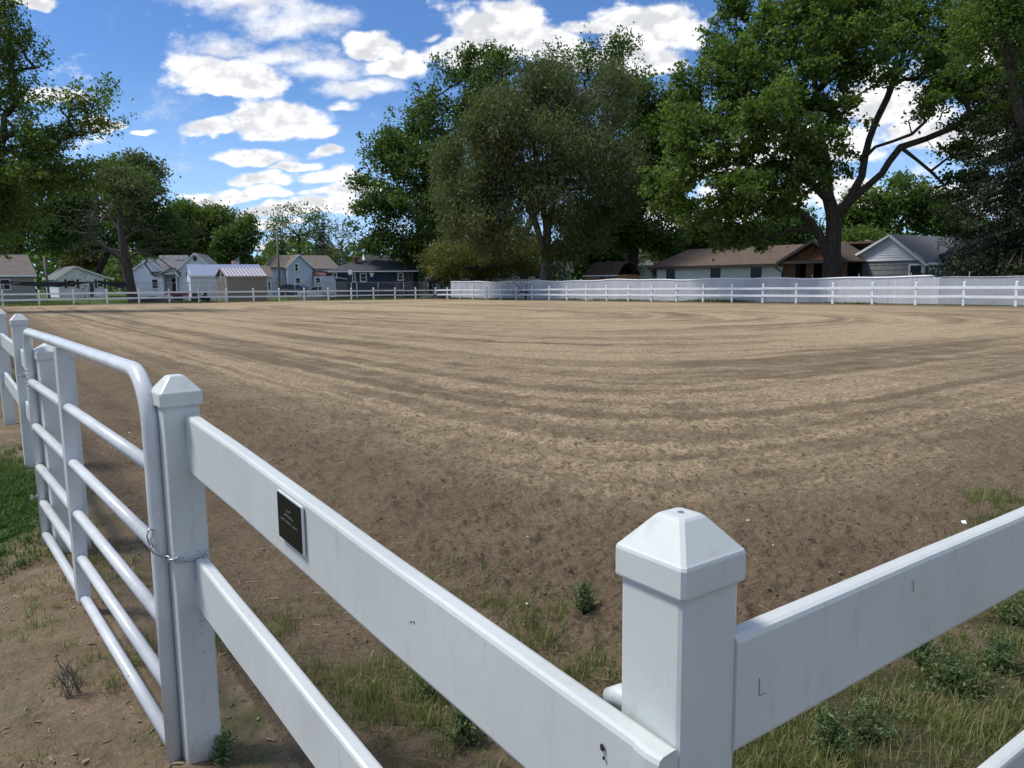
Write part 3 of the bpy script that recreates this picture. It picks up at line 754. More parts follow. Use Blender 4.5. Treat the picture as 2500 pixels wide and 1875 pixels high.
def tarp(px0, px1, pt, pb, Y, label, hump=.25):
    a_ = at_y(px0, 720, Y); b_ = at_y(px1, 720, Y); c_ = (a_+b_)/2; z_ = float(gz0(c_[0], c_[1])); w_ = abs(b_[0]-a_[0])
    t_ = thing('ground_cloth', label, 'tarp', (c_[0], c_[1], z_), 'black cloths lying behind the far fence')
    n1, n2 = 24, 10; Vv = []
    for i in range(n1+1):
        for j in range(n2+1):
            x = (i/n1-.5)*w_; y = (j/n2-.5)*2.4; e = (1-(2*i/n1-1)**2)*(1-(2*j/n2-1)**2)
            h_ = (pt*(1-i/n1)+pb*i/n1)*e**.5*(.6+.6*vnoise(np.array([x*1.1+Y]), np.array([y*1.3]))[0])
            Vv.append((c_[0]+x, c_[1]+y, z_+.01+h_))
    F = [(i*(n2+1)+j, (i+1)*(n2+1)+j, (i+1)*(n2+1)+j+1, i*(n2+1)+j+1) for i in range(n1) for j in range(n2)]
    MB().add(Vv, F).build('sheet', M_cloth, t_, smooth=True)
tarp(350, 440, .95, .1, 70, 'crumpled black cloth in the grass below the white deck')
tarp(722, 806, .45, .35, 81, 'low black cloth in the grass before the two parked cars')
tarp(1018, 1086, .2, 1.1, 84, 'black cloth slumped at the corner of the slatted fence')

# ------------------------------------------------------------------ trees
def leaf_mat(name, c1, c2, c3, trans=.35, rough=.55):
    M = bpy.data.materials.new(name); M.use_nodes = True; nt = NT(M.node_tree); b = nt.n['Principled BSDF']; out = nt.n['Material Output']
    rnd = nt.node('ShaderNodeAttribute', attribute_name='rnd').outputs['Fac']
    c = nt.mix(nt.rng(rnd, 0, .5, smooth=False), c1, c2); c = nt.mix(nt.rng(rnd, .5, 1., smooth=False), c, c3)
    nt.put(b.inputs['Base Color'], c); b.inputs['Roughness'].default_value = rough; b.inputs['Specular IOR Level'].default_value = .3
    tr = nt.node('ShaderNodeBsdfTranslucent'); nt.put(tr.inputs[0], nt.vmath('MULTIPLY', c, (1.1, 1.25, .5)))
    mx = nt.node('ShaderNodeMixShader'); mx.inputs[0].default_value = trans
    nt.l.new(b.outputs[0], mx.inputs[1]); nt.l.new(tr.outputs[0], mx.inputs[2]); nt.l.new(mx.outputs[0], out.inputs[0])
    return M
M_maple = leaf_mat('maple_leaves', (.062,.110,.026), (.105,.165,.040), (.17,.225,.07), .5)
M_mapleD = leaf_mat('dark_maple_leaves', (.048,.088,.022), (.075,.125,.032), (.125,.175,.055), .45)
M_bright = leaf_mat('fresh_leaves', (.065,.115,.022), (.11,.16,.035), (.17,.22,.06), .42)
M_cedar = leaf_mat('cedar_foliage', (.068,.092,.032), (.100,.125,.046), (.15,.155,.085), .35)
M_cedar_low = leaf_mat('bronze_green_foliage', (.10,.115,.028), (.16,.16,.042), (.23,.205,.07), .35)
M_spruce = leaf_mat('spruce_needles', (.012,.022,.010), (.025,.038,.014), (.055,.065,.022), .1)
M_olive = leaf_mat('olive_new_leaves', (.10,.095,.03), (.15,.135,.04), (.20,.17,.06), .35)
M_bluegr = leaf_mat('conifer_needles', (.018,.034,.018), (.030,.050,.024), (.05,.075,.035), .1)
def bark(c1, c2):
    def f(nt, b):
        p = nt.vmath('MULTIPLY', pos(nt), (1, 1, .22)); n = nt.noise(p, 9, 6, .7)
        nt.put(b.inputs['Base Color'], nt.mix(nt.rng(n, .35, .65), c1, c2)); nt.put(b.inputs['Normal'], nt.bump(n, 1., .12))
    return f
M_bark = mat('brown_grey_bark', rough=.9, fn=bark((.030,.024,.019), (.085,.070,.056)))
M_barkG = mat('pale_grey_bark', rough=.9, fn=bark((.10,.092,.080), (.22,.20,.18)))
M_barkD = mat('dark_dead_bark', rough=.9, fn=bark((.035,.028,.024), (.085,.072,.062)))
M_twig = mat('grey_dead_twigs', (.115, .10, .092), .9)

def skeleton(paths, attractors, tip=.012, expo=2.35, step=.9, droop=0.):
    """paths: list of (points, ...) main limbs from the ground; returns nodes, parents, radii"""
    nodes = []; par = []
    def find(p_):
        d = np.linalg.norm(np.array(nodes)-p_, axis=1); return int(d.argmin())
    for pth in paths:
        pth = np.array(pth, float)
        if not nodes: nodes.append(pth[0]); par.append(-1); cur = 0
        else: cur = find(pth[0])
        for a_, b_ in zip(pth[:-1], pth[1:]):
            k = max(1, int(np.linalg.norm(b_-a_)/step))
            for i in range(1, k+1): nodes.append(a_+(b_-a_)*i/k); par.append(cur); cur = len(nodes)-1
    root = nodes[0]; base_top = np.array(paths[0][-1], float) if paths else root
    A = np.array(attractors); tips = []
    cap_n = len(nodes)+len(A)*14; N = np.zeros((cap_n, 3)); N[:len(nodes)] = nodes; cnt = len(nodes); parr = list(par)
    hub = base_top
    order = np.argsort(np.linalg.norm(A-hub, axis=1))
    dist_root = np.zeros(cap_n)
    for i in range(1, cnt): dist_root[i] = dist_root[parr[i]]+np.linalg.norm(N[i]-N[parr[i]])
    start = max(1, int(len(nodes)*0)) 
    zmin = N[0][2]+.30*(A[:, 2].mean()-N[0][2])
    for k in order:
        a_ = A[k]; d = a_-N[:cnt]; L = np.linalg.norm(d, axis=1)
        cost = L+.12*dist_root[:cnt]+np.maximum(0, -d[:, 2])*.6+np.where(N[:cnt, 2] < zmin, 5., 0)
        j = int(cost.argmin()); Ld = L[j]; n_ = max(1, int(Ld/step)); n_ = min(n_, 12)
        cur = j; p0 = N[j].copy(); bulge = np.array([0, 0, 1.])*Ld*rng.uniform(.02, .14)-np.array([0, 0, droop])*Ld
        jit = rng.normal(0, .05, 3)*Ld
        for i in range(1, n_+1):
            t = i/n_; N[cnt] = p0+(a_-p0)*t+(bulge+jit)*4*t*(1-t)*.6; parr.append(cur); dist_root[cnt] = dist_root[cur]+Ld/n_; cur = cnt; cnt += 1
        tips.append(cur)
    N = N[:cnt]; parr = np.array(parr)
    w = np.zeros(cnt); w[tips] = tip**expo
    for i in range(cnt-1, 0, -1): 
        if w[i] == 0: w[i] = (tip*.8)**expo
        w[parr[i]] += w[i]
    return N, parr, w**(1/expo)
def branch_mesh(name, N, par, R, m_, rmin=.012, big=.12, base_r=None, flare=0.):
    if base_r: R = R*(base_r/R[0])**np.clip((R/R[0])**.35, 0, 1)
    idx = np.array([i for i in range(1, len(N)) if R[i] > rmin])
    Vs = []; Fs = []; off = 0
    for sel, n in ((idx[R[idx] > big], 9), (idx[(R[idx] <= big) & (R[idx] > .035)], 5), (idx[R[idx] <= .035], 3)):
        if len(sel) == 0: continue
        a_ = N[par[sel]]; b_ = N[sel]; d = b_-a_; L = np.linalg.norm(d, axis=1)[:, None]+1e-6; d = d/L
        ra = np.minimum(R[par[sel]], R[sel]*1.35)[:, None]; rb = R[sel][:, None]
        fl = np.exp(-(a_[:, 2]-N[0, 2])/.8)*flare; ra = ra*(1+fl[:, None])
        ref = np.where(np.abs(d[:, 2:3]) < .95, np.array([[0, 0, 1.]]), np.array([[1., 0, 0]]))
        x = np.cross(d, ref); x /= np.linalg.norm(x, axis=1)[:, None]; y = np.cross(d, x)
        th = 2*math.pi*np.arange(n)/n; cs, sn = np.cos(th), np.sin(th)
        ringa = a_[:, None]-d[:, None]*ra[:, None]*.25+ra[:, None]*(x[:, None]*cs[None, :, None]+y[:, None]*sn[None, :, None])
        ringb = b_[:, None]+d[:, None]*rb[:, None]*.15+rb[:, None]*(x[:, None]*cs[None, :, None]+y[:, None]*sn[None, :, None])
        Vv = np.concatenate([ringa, ringb], 1).reshape(-1, 3); m_n = len(sel); j = np.arange(n); j2 = (j+1) % n
        base = (np.arange(m_n)*2*n)[:, None]+off
        F = np.stack([base+j, base+j2, base+n+j2, base+n+j], -1).reshape(-1, 4)
        Vs.append(Vv); Fs.append(F); off += len(Vv)
    return mesh_uniform(name, np.vstack(Vs), np.vstack(Fs), m_, smooth=True)
def leaves_mesh(name, C, size, m_, asp=.55, upbias=.35, hang=0., jit=None, clump=None):
    n = len(C); d = rng.normal(0, 1, (n, 3)); d[:, 2] = d[:, 2]*(1-hang)-hang*1.6; d /= np.linalg.norm(d, axis=1)[:, None]
    nr = rng.normal(0, 1, (n, 3)); nr[:, 2] = np.abs(nr[:, 2])+upbias; nr -= d*(nr*d).sum(1)[:, None]; nr /= np.linalg.norm(nr, axis=1)[:, None]+1e-9
    s_ = np.cross(d, nr); L = size*rng.uniform(.6, 1.35, (n, 1)); w = L*asp
    A = C-d*L*.5; B = C+s_*w*.5-nr*L*.06; D = C+d*L*.5-nr*L*.12; E = C-s_*w*.5-nr*L*.06
    Vv = np.stack([A, B, D, E], 1).reshape(-1, 3); F = np.arange(n*4).reshape(-1, 4)
    rn = rng.random(n) if clump is None else np.clip(clump*.55+rng.random(n)*.45, 0, 1)
    return mesh_uniform(name, Vv, F, m_, smooth=False, attr={'rnd': np.repeat(rn, 4)})
def blob_points(blobs, Y, n, shell=.55, lobes=9, seed=0, lob_r=.42):
    """blobs: (px, py, rx, ry[, depth offset m, depth radius m]) in photo pixels at depth Y"""
    r_ = np.random.default_rng(seed); vol = []; B = []
    for bl in blobs:
        px, py, rx, ry = bl[:4]; dy_ = bl[4] if len(bl) > 4 else 0.; k = (Y+dy_)/FPX
        c_ = at_y(px, py, Y+dy_); R3 = np.array([rx*k, bl[5] if len(bl) > 5 else min(rx, 260)*k*.9, ry*k])
        B.append((c_, R3)); vol.append((R3[0]*R3[1]*R3[2])**(2/3))
    vol = np.array(vol)/sum(vol); out = []
    for (c_, R3), f in zip(B, vol):
        m_ = max(6, int(n*f)); nl = max(3, int(lobes*(1+f*6)))
        dl = r_.normal(0, 1, (nl, 3)); dl /= np.linalg.norm(dl, axis=1)[:, None]; dl *= r_.uniform(.45, .78, (nl, 1))
        w = r_.integers(0, nl, m_); v_ = r_.normal(0, 1, (m_, 3)); v_ /= np.linalg.norm(v_, axis=1)[:, None]
        rad = r_.uniform(0, 1, (m_, 1))**(1/3)*lob_r*r_.uniform(.7, 1.25, (nl, 1))[w]
        out.append(c_+(dl[w]+v_*rad)*R3)
    return np.vstack(out)
def cluster(P, k, sig, zs=.7, seed=0, out_c=None, spray=0.):
    n = len(P); C = np.repeat(P, k, 0); g_ = rng.normal(0, 1, (n*k, 3))*np.array([sig, sig, sig*zs])
    if spray and out_c is not None:
        d = P-out_c; d /= np.linalg.norm(d, axis=1)[:, None]; d[:, 2] += .5; d /= np.linalg.norm(d, axis=1)[:, None]
        t = rng.uniform(0, 1, (n*k, 1)); g_ = g_*(1.1-t*.75)+np.repeat(d, k, 0)*t*spray*np.repeat(rng.uniform(.4, 1.3, (n, 1)), k, 0)
    return C+g_, np.repeat(rng.random(n), k)
def tree(label, Y, base_px, blobs, n_attr, k_leaf, leaf, lm, bm, trunk_r, sig, paths=None, cat='tree', name='tree', group=None, hang=0., asp=.55,
         zs=.7, fork=.25, seed=0, spray=0., lobes=9, base=None, rmin=.014, up=.35, tip=.012, lob_r=.42, droop=0., extra_bare=None, flare=.5):
    b_ = at_y(base_px, 700, Y) if base is None else np.array([base[0], base[1], 0.]); z0 = float(gz0(b_[0], b_[1])); b_[2] = z0
    root = thing(name, label, cat, tuple(b_), group)
    A = blob_points(blobs, Y, n_attr, seed=seed, lobes=lobes, lob_r=lob_r); A[:, 2] = np.maximum(A[:, 2], z0+.8)
    if paths is None:
        top = A.mean(0); hgt = top[2]-z0; p1 = b_+np.array([rng.normal(0, .15), rng.normal(0, .1), hgt*fork])
        paths = [[b_-np.array([0, 0, .2]), b_+(p1-b_)*.5, p1, b_+(top-b_)*.7+rng.normal(0, .2, 3), top]]
    N, par, R = skeleton(paths, A if extra_bare is None else np.vstack([A, extra_bare]), tip=tip, droop=droop)
    me = branch_mesh('trunk', N, par, R, bm, rmin=rmin, base_r=trunk_r, flare=flare)
    off = WL[root.name]; me.transform(Matrix.Translation(Vector(-off))); link_mesh('trunk', me, root)
    if k_leaf:
        C, cl = cluster(A, k_leaf, sig, zs, out_c=A.mean(0), spray=spray)
        C[:, 2] = np.maximum(C[:, 2], z0+.1)
        me = leaves_mesh('crown', C, leaf, lm, asp=asp, hang=hang, clump=cl, upbias=up)
        me.transform(Matrix.Translation(Vector(-off))); o = link_mesh('crown', me, root)
    return root
K = PW/2212
def pp(pts, Y):       # limb given in 2212-wide picture units with depth offset
    return [at_y(x*K, y*K, Y+d_) for x, y, d_ in pts]

# big maple on the right
Ym = 53.
gm_ = at_y(1795*K, 700, Ym); gb = np.array([gm_[0], gm_[1], float(gz0(gm_[0], gm_[1]))-.2])
mp = [[gb]+pp([(1797, 600, 0), (1799, 540, 0), (1802, 470, 0)], Ym),
      pp([(1797, 560, 0), (1778, 520, .2), (1760, 495, .3), (1748, 478, .2), (1735, 465, 0), (1715, 455, -.3)], Ym),
      pp([(1748, 478, .2), (1752, 460, .6), (1757, 440, .8)], Ym),
      pp([(1802, 475, 0), (1830, 440, -.4), (1870, 405, -.8), (1905, 375, -1.2), (1920, 350, -1.3), (1945, 318, -1.5), (2000, 300, -1.8), (2060, 275, -2), (2110, 262, -2.4), (2150, 245, -3)], Ym),
      pp([(1920, 350, -1.3), (1940, 322, -.6), (1905, 330, .8), (1880, 310, 1.5)], Ym),
      pp([(1845, 425, -.5), (1862, 380, 0), (1868, 340, .4), (1878, 300, .8), (1893, 260, 1.), (1915, 215, 1.4), (1940, 150, 2), (1965, 90, 2.4), (1990, 20, 3)], Ym),
      pp([(1868, 340, .4), (1890, 318, -.6), (1930, 305, -1.6), (1970, 290, -2.4), (2000, 262, -3)], Ym),
      pp([(1802, 475, 0), (1790, 430, .8), (1785, 380, 1.4), (1780, 330, 2), (1768, 270, 2.4), (1762, 200, 2.8), (1755, 120, 3), (1760, 40, 3.4)], Ym),
      pp([(1790, 430, .8), (1750, 395, -.5), (1710, 372, -1.4), (1680, 350, -2.2), (1650, 325, -2.8), (1622, 300, -3.2), (1600, 270, -3.8), (1580, 235, -4)], Ym),
      pp([(1710, 372, -1.4), (1660, 365, -1.2), (1615, 358, -1), (1570, 352, -.4), (1535, 345, 0), (1500, 335, .6)], Ym),
      pp([(1785, 380, 1.4), (1740, 350, 2.6), (1700, 310, 3.6), (1680, 260, 4.5), (1660, 190, 5)], Ym),
      pp([(1780, 330, 2), (1800, 300, 3.6), (1830, 250, 4.8), (1850, 190, 5.6)], Ym),
      pp([(1715, 455, -.3), (1680, 445, -1), (1640, 440, -1.6), (1590, 430, -2)], Ym),
      pp([(1945, 318, -1.5), (1980, 345, -1.9), (2010, 370, -2.2), (2040, 400, -2.2)], Ym)]
S_ = lambda L: [tuple([c[0]*K, c[1]*K, c[2]*K, c[3]*K]+list(c[4:])) for c in L]
big_blobs = S_([(1700,110,150,95),(1620,215,135,85),(1560,290,110,70,-2),(1500,350,85,60,0),(1760,240,120,80,-2.5),(1690,330,110,60,-2),(1780,30,150,90,2),(1900,0,150,90,2),
   (1760,350,75,55,-3),(1700,420,90,45,-2),(1610,430,100,45,-1),(1530,455,90,50,1),(1480,250,60,60,2),(1580,120,60,60,2),(1600,50,50,70,2),
   (2010,70,110,110,2),(2080,190,95,80,0),(2020,160,70,50,-2),(2110,270,80,50,-2),(1985,235,50,26,-3),(1700,250,90,70,-4),(1640,400,80,40,-3),(1820,330,30,40,1),(2070,330,60,22,-2),(2050,405,75,34,-1),(1640,500,70,35,1),(1560,510,70,30,1),(1440,400,60,50,2),(2150,110,90,120,1),
   (1840,130,110,80,-2),(1500,180,40,40,2)])
tree('huge spreading maple towering behind the slatted fence on the right', Ym, 0, big_blobs, 2050, 64, .25, M_maple, M_bark, .60, .40, paths=mp, base=gb, name='maple_tree', cat='maple tree', seed=3, lobes=7, asp=.72, lob_r=.46, tip=.015, spray=.7)

# shaggy cedar in the middle
Yc = 74.
cb = at_y(1178*K, 700, Yc); cb[2] = float(gz0(cb[0], cb[1]))-.2
cp_ = [[cb]+pp([(1180, 560, 0), (1182, 500, 0), (1172, 440, 0), (1165, 380, .4), (1150, 300, .5), (1140, 220, .3)], Yc),
      pp([(1182, 500, 0), (1195, 440, -.6), (1205, 380, -1), (1215, 300, -1), (1240, 240, -1)], Yc),
      pp([(1178, 560, 0), (1160, 490, -1), (1135, 430, -2), (1110, 380, -2)], Yc),
      pp([(1215, 300, -1), (1250, 250, -3), (1280, 232, -4), (1310, 250, -5)], Yc),
      pp([(1165, 380, .4), (1110, 340, 3), (1050, 300, 4)], Yc)]
ced = S_([(1130,215,95,60,0,6),(1060,290,95,70,-1,6),(1005,375,75,70,-1,6),(1150,330,100,75,-3,5),(1255,265,95,75,-1,6),(1320,205,50,60,1,5),(1300,345,80,80,-2,6),(1190,420,95,60,-3,5),(1050,455,75,60,-2,5),(1340,420,50,70,0,5),
    (1185,180,60,45,0,5),(975,450,45,75,0,5),(1110,500,60,45,-3,4),(1235,475,50,50,-3,4),(1205,560,26,55,-1,1.5),(1040,300,60,60,-2,5),(1065,400,60,50,0,4),(1120,395,60,45,-2,4),(1030,500,50,40,0,4),(1120,280,70,60,-3,5),(1210,340,60,60,-3,5),(1300,480,40,60,-1,3),(1240,540,24,45,-1,2),(965,340,40,45,0,4)])
bare = blob_points(S_([(1240,340,50,45,-4.5,1),(1310,430,40,30,-4.5,1),(1060,300,70,60,-5,1),(1290,210,70,35,-4,2),(1110,150,90,30,0,3),(1340,470,25,25,-4,1),(1110,440,35,30,-5.5,1),(1180,370,60,50,-5.8,1)]), Yc, 330, seed=5)
tree('broad shaggy grey-green cedar growing through the slatted fence', Yc, 0, ced, 1850, 70, .37, M_cedar, M_barkG, .52, .55, paths=cp_, base=cb, name='cedar_tree', cat='cedar tree', seed=11, lobes=7, asp=.3, hang=.6, zs=1.15, up=.1, extra_bare=bare, lob_r=.42)
tree('low bronze-green yew spreading behind the end of the slatted fence', 88, 1045, S_([(1000,540,95,48,0,4),(960,570,55,35,0,3),(1060,510,100,45,0,4),(1090,560,90,40,0,4),(1030,590,60,18,0,3),(1150,560,60,40,1,3)]), 520, 70, .30, M_cedar_low, M_barkD, .45, .65, name='yew_tree', seed=12, asp=.35, zs=.35, hang=.05, up=.8, fork=.4)
# trees behind it
tree('tall dark maple rising left of the shaggy cedar', 96, 1010, S_([(1010,200,90,70),(960,300,100,90),(900,380,90,90),(850,320,55,50),(930,450,100,70),(840,450,70,55),(870,520,80,40),(1040,150,50,40),(810,510,45,35),(800,400,30,25),(960,560,50,40)]), 1000, 52, .42, M_mapleD, M_bark, .55, .75, name='maple_tree', cat='maple tree', seed=13, spray=1.8, lobes=8)
tree('wind-swept tall tree topping out behind the shaggy cedar', 102, 1265, S_([(1255,160,60,45),(1310,130,45,30),(1340,120,25,22),(1320,190,60,45),(1360,200,35,30),(1200,160,50,30),(1130,160,40,25),(1375,260,45,50),(1220,230,90,60)]), 380, 45, .38, M_mapleD, M_bark, .45, .65, name='tall_tree', seed=14, spray=2.6, lobes=6)
tree('dark leafy maple with forked trunk just right of the brown barn', 80, 1363*K, S_([(1360,330,85,90),(1340,430,80,70),(1440,330,70,80),(1420,430,60,60),(1400,240,60,60),(1300,480,60,50),(1370,500,90,45),(1460,230,50,50),(1430,520,40,25)]), 850, 60, .34, M_mapleD, M_bark, .62, .6, name='maple_tree', cat='maple tree', seed=15, lobes=8, asp=.7, fork=.3)
# spruce at the right edge
def conifer(label, Y, px, top_py, width_px, lm, bm, n_wh, seed, name='spruce_tree', leaf=.22, base_clear=1.0, droop=.35, k=46, group=None, dens=1., cat='spruce tree'):
    r_ = np.random.default_rng(seed); b_ = at_y(px, 700, Y); z0 = float(gz0(b_[0], b_[1])); ztop = at_y(px, top_py, Y)[2]; Hh = ztop-z0; Rb = width_px/2*Y/FPX
    root = thing(name, label, cat, (b_[0], b_[1], z0), group); off = WL[root.name]
    base = np.array([b_[0], b_[1], z0]); mb = MB(); mb.tube([base+(0, 0, -.2), base+(0, 0, Hh*.5), base+(0, 0, Hh)], [Hh*.017, Hh*.011, .02], 8)
    Cs = []; cl = []
    for i in range(n_wh):
        t = i/(n_wh-1); z = base_clear+(Hh-base_clear-.2)*t; Rr = Rb*(1-t)**.8*r_.uniform(.8, 1.1)
        for j in range(max(4, int(9*(1-t)+4))):
            a = r_.uniform(0, 2*math.pi); L = Rr*r_.uniform(.72, 1.12)+.15; dr = np.array([math.cos(a), math.sin(a), 0])
            ts = np.linspace(0, 1, 6); P_ = [base+dr*L*q_+np.array([0, 0, z-droop*L*q_**1.5*(1-.5*t)+.10*L*q_**4]) for q_ in ts]
            mb.tube(P_, [max(.012, .02*L*(1-q_)) for q_ in ts], 3, cap=False)
            nk = int(k*L/2.2*dens)+4; q_ = r_.uniform(.12, 1.03, nk); sd1 = np.array([-dr[1], dr[0], 0])
            side = r_.normal(0, .23, nk)*(1.1-q_*.75)*L*.7
            pts_ = np.array([[np.interp(x, ts, [p_[c] for p_ in P_]) for c in range(3)] for x in q_])+side[:, None]*sd1; hg = r_.uniform(0, 1, nk)**1.5*.55*min(1, L/2)
            pts_[:, 2] -= hg; Cs.append(pts_); cl += [r_.random()*.5+.5*(a_ < .1) for a_ in hg]
    C = np.vstack(Cs); mb.build('trunk', bm, root)
    C[:, 2] = np.maximum(C[:, 2], z0+.1)
    me = leaves_mesh('crown', C, leaf, lm, asp=.34, hang=.45, clump=np.array(cl), upbias=.2); me.transform(Matrix.Translation(Vector(-off))); link_mesh('crown', me, root)
    return root
conifer('dark drooping spruce at the far right edge before the grey house', 46, 2490, -160, 480, M_spruce, M_barkD, 44, 21, leaf=.24, k=125, base_clear=1.6, droop=.42)
tree('thin green tree leaning into the upper right corner', 44, 2600, S_([(2190,60,60,80),(2150,30,60,60),(2200,160,40,60),(2120,90,50,50)]), 220, 60, .20, M_maple, M_bark, .3, .5, seed=22, spray=1.2)
# left side
tree('tall leafy tree at the left edge reaching over the fence', 46, -150, S_([(10,50,50,60),(40,140,45,45),(-10,220,75,70),(60,290,80,40),(140,245,60,22,-1),(195,212,26,16,-1.5),(180,285,50,18),(90,350,85,45),(20,400,75,70),(150,375,60,32),(20,465,70,40),(-70,100,80,130),(-70,400,100,120)]), 760, 58, .21, M_bright, M_bark, .45, .38, name='leafy_tree', seed=31, spray=1.6, lobes=8, asp=.5)
tree('dense dark tree behind the grey-roofed house on the left', 95, 40, S_([(60,480,120,80),(0,430,100,100),(120,420,90,80),(180,470,80,70),(-60,500,120,90)]), 520, 60, .42, M_mapleD, M_bark, .5, .8, name='leafy_tree', seed=32)
tree('dark green tree behind the small white cottage', 118, 235, S_([(240,400,70,55),(280,420,65,60),(220,480,90,60),(300,480,70,60),(350,520,60,40),(170,530,60,40)]), 520, 55, .48, M_mapleD, M_bark, .5, .85, name='leafy_tree', seed=33, spray=1.2)
tree('grey-green tree crown above the white house with the porch', 125, 400, S_([(330,500,60,50),(380,520,60,40),(290,370,60,40),(300,410,40,40)]), 300, 50, .5, M_cedar, M_bark, .4, .8, name='leafy_tree', seed=34)
tree('bright green round maple behind the blue-roofed garage', 135, 480, S_([(420,480,60,45),(460,500,70,50),(500,490,50,40),(440,550,70,40),(385,470,40,35),(480,560,60,40)]), 520, 60, .5, M_bright, M_bark, .4, .85, name='maple_tree', cat='maple tree', seed=35)
tree('darker green tree right of the bright maple, by the flag', 120, 570, S_([(510,540,40,45),(530,510,28,30),(490,580,40,30),(525,580,25,25)]), 260, 60, .45, M_mapleD, M_barkG, .3, .7, name='leafy_tree', seed=36, spray=1.)
tree('pale airy tree behind the light blue house', 175, 735, S_([(640,480,55,35),(610,500,35,30),(690,490,40,40),(650,520,60,30),(600,530,25,30)]), 210, 26, .5, M_bright, M_bark, .35, 1., name='airy_tree', seed=37, spray=1.5, rmin=.02)
conifer('dark conifer left of the light blue house roof', 165, 694, 590, 82, M_bluegr, M_barkD, 22, 38, leaf=.5, k=26, base_clear=1.5, droop=.2, name='conifer_tree', cat='conifer')
conifer('pointed dark conifer behind the brown roof of the light blue house', 160, 795, 535, 100, M_bluegr, M_barkD, 24, 39, leaf=.5, k=26, base_clear=1.5, droop=.2, name='conifer_tree', cat='conifer')
tree('thin pale half-bare tree between the light blue and the navy house', 150, 840, S_([(735,500,28,40),(760,520,25,35),(720,550,30,25)]), 150, 7, .38, M_cedar, M_barkG, .25, .9, name='half_bare_tree', seed=40, rmin=.02)
tree('low pale green tree beside the flag in the distance', 150, 600, S_([(565,570,20,14),(585,575,25,12),(550,585,15,12)]), 90, 60, .5, M_bright, M_bark, .2, .8, name='leafy_tree', seed=41)
tree('green tree behind the long brown-roofed house', 84, 1720, S_([(1560,520,90,35),(1650,510,80,40),(1720,500,50,45),(1480,530,60,40),(1690,540,60,25)]), 420, 55, .42, M_mapleD, M_bark, .4, .7, name='leafy_tree', seed=42)
tree('loose green tree rising behind the white gable house', 82, 2130, S_([(1880,450,60,40),(1950,430,60,50),(2010,470,60,45),(1900,500,60,30),(2060,500,60,40),(1830,480,40,40)]), 420, 46, .40, M_maple, M_bark, .35, .7, name='leafy_tree', seed=43, spray=1.)
tree('small round green tree over the chimney of the white gable house', 76, 2105, S_([(1860,520,50,22),(1890,530,40,20),(1830,530,30,22)]), 170, 70, .32, M_maple, M_bark, .2, .5, name='leafy_tree', seed=44)
tree('broad leafy tree hugging the dark corner behind the brown barn', 92, 1480, S_([(1290,520,60,45),(1250,560,40,40),(1330,560,60,35),(1440,560,50,40),(1500,560,50,35)]), 420, 55, .42, M_mapleD, M_bark, .4, .75, name='leafy_tree', seed=45)
tree('round olive-yellow shrub tree behind the white cottage', 125, 190, S_([(172,560,32,20),(190,562,30,18),(150,575,18,14)]), 170, 60, .38, M_olive, M_bark, .2, .5, name='shrub_tree', cat='shrub', seed=46)
# distant tree belt closing gaps at the horizon
def belt():
    C = []; 
    for px in np.arange(-200, 2700, 9):
        Y = 210+rng.uniform(-20, 30); h_ = 9+5*fbm(np.array([px*.011]), np.array([3.3]), 3, 4)[0]*1.6
        if 600 < px < 650: h_ *= .55
        b_ = at_y(px, 690, Y); nk = 120
        C.append(np.stack([b_[0]+rng.normal(0, 1.6, nk), b_[1]+rng.normal(0, 3, nk), rng.uniform(0, 1, nk)**.8*h_*rng.uniform(.8, 1.05)], 1))
    me = leaves_mesh('distant_trees', np.vstack(C), 1.4, M_mapleD, asp=.7); o = link_mesh('distant_trees', me); o['kind'] = 'stuff'; o['label'] = 'far belt of trees closing the horizon behind the houses'; o['category'] = 'trees'
belt()
# bare tree with crooked limbs on the left
Yb = 69.
bb = at_y(292*K, 700, Yb); bb[2] = float(gz0(bb[0], bb[1]))-.1
bp = [[bb]+pp([(285, 640, 0), (276, 590, 0), (268, 545, 0), (262, 500, 0), (258, 450, .3), (258, 400, .5), (262, 370, .6)], Yb),
      pp([(270, 560, 0), (235, 540, -.6), (205, 520, -1), (195, 500, -1.1), (200, 470, -1.2), (212, 440, -1), (205, 410, -.8)], Yb),
      pp([(205, 520, -1), (190, 505, -1.5), (165, 485, -2), (150, 470, -2.2), (140, 450, -2.4)], Yb),
      pp([(262, 545, 0), (230, 535, 1), (200, 548, 1.6), (170, 552, 2)], Yb),
      pp([(270, 560, 0), (300, 545, -1), (340, 555, -1.6), (372, 580, -2), (395, 590, -2)], Yb),
      pp([(264, 520, 0), (290, 500, -.6), (330, 495, -1), (365, 485, -1.6)], Yb),
      pp([(262, 500, 0), (235, 470, .6), (205, 450, 1), (165, 430, 1.6)], Yb),
      pp([(258, 440, .3), (285, 420, .3), (320, 415, .3), (350, 430, 0)], Yb),
      pp([(275, 585, 0), (240, 600, -1), (215, 610, -1.4), (190, 606, -1.6)], Yb)]
btw = blob_points(S_([(200,450,80,60,0,3),(300,430,70,50,0,3),(340,520,60,45,0,3),(200,530,60,40,0,3),(360,590,40,20,-1,2),(150,480,40,40,0,2),(260,480,80,60,0,3),(300,560,60,30,0,2)]), Yb, 520, seed=9)
tree('gnarled dark half-dead tree with crooked bare limbs behind the left fence', Yb, 0, S_([(262,395,55,35,0,3),(235,385,40,30,0,2),(300,400,40,28,0,2),(275,430,30,30,0,2)]), 90, 42, .26, M_cedar, M_barkD, .44, .4, paths=bp, base=bb, name='gnarled_tree', seed=47, extra_bare=btw, rmin=.011, tip=.011, flare=.3)
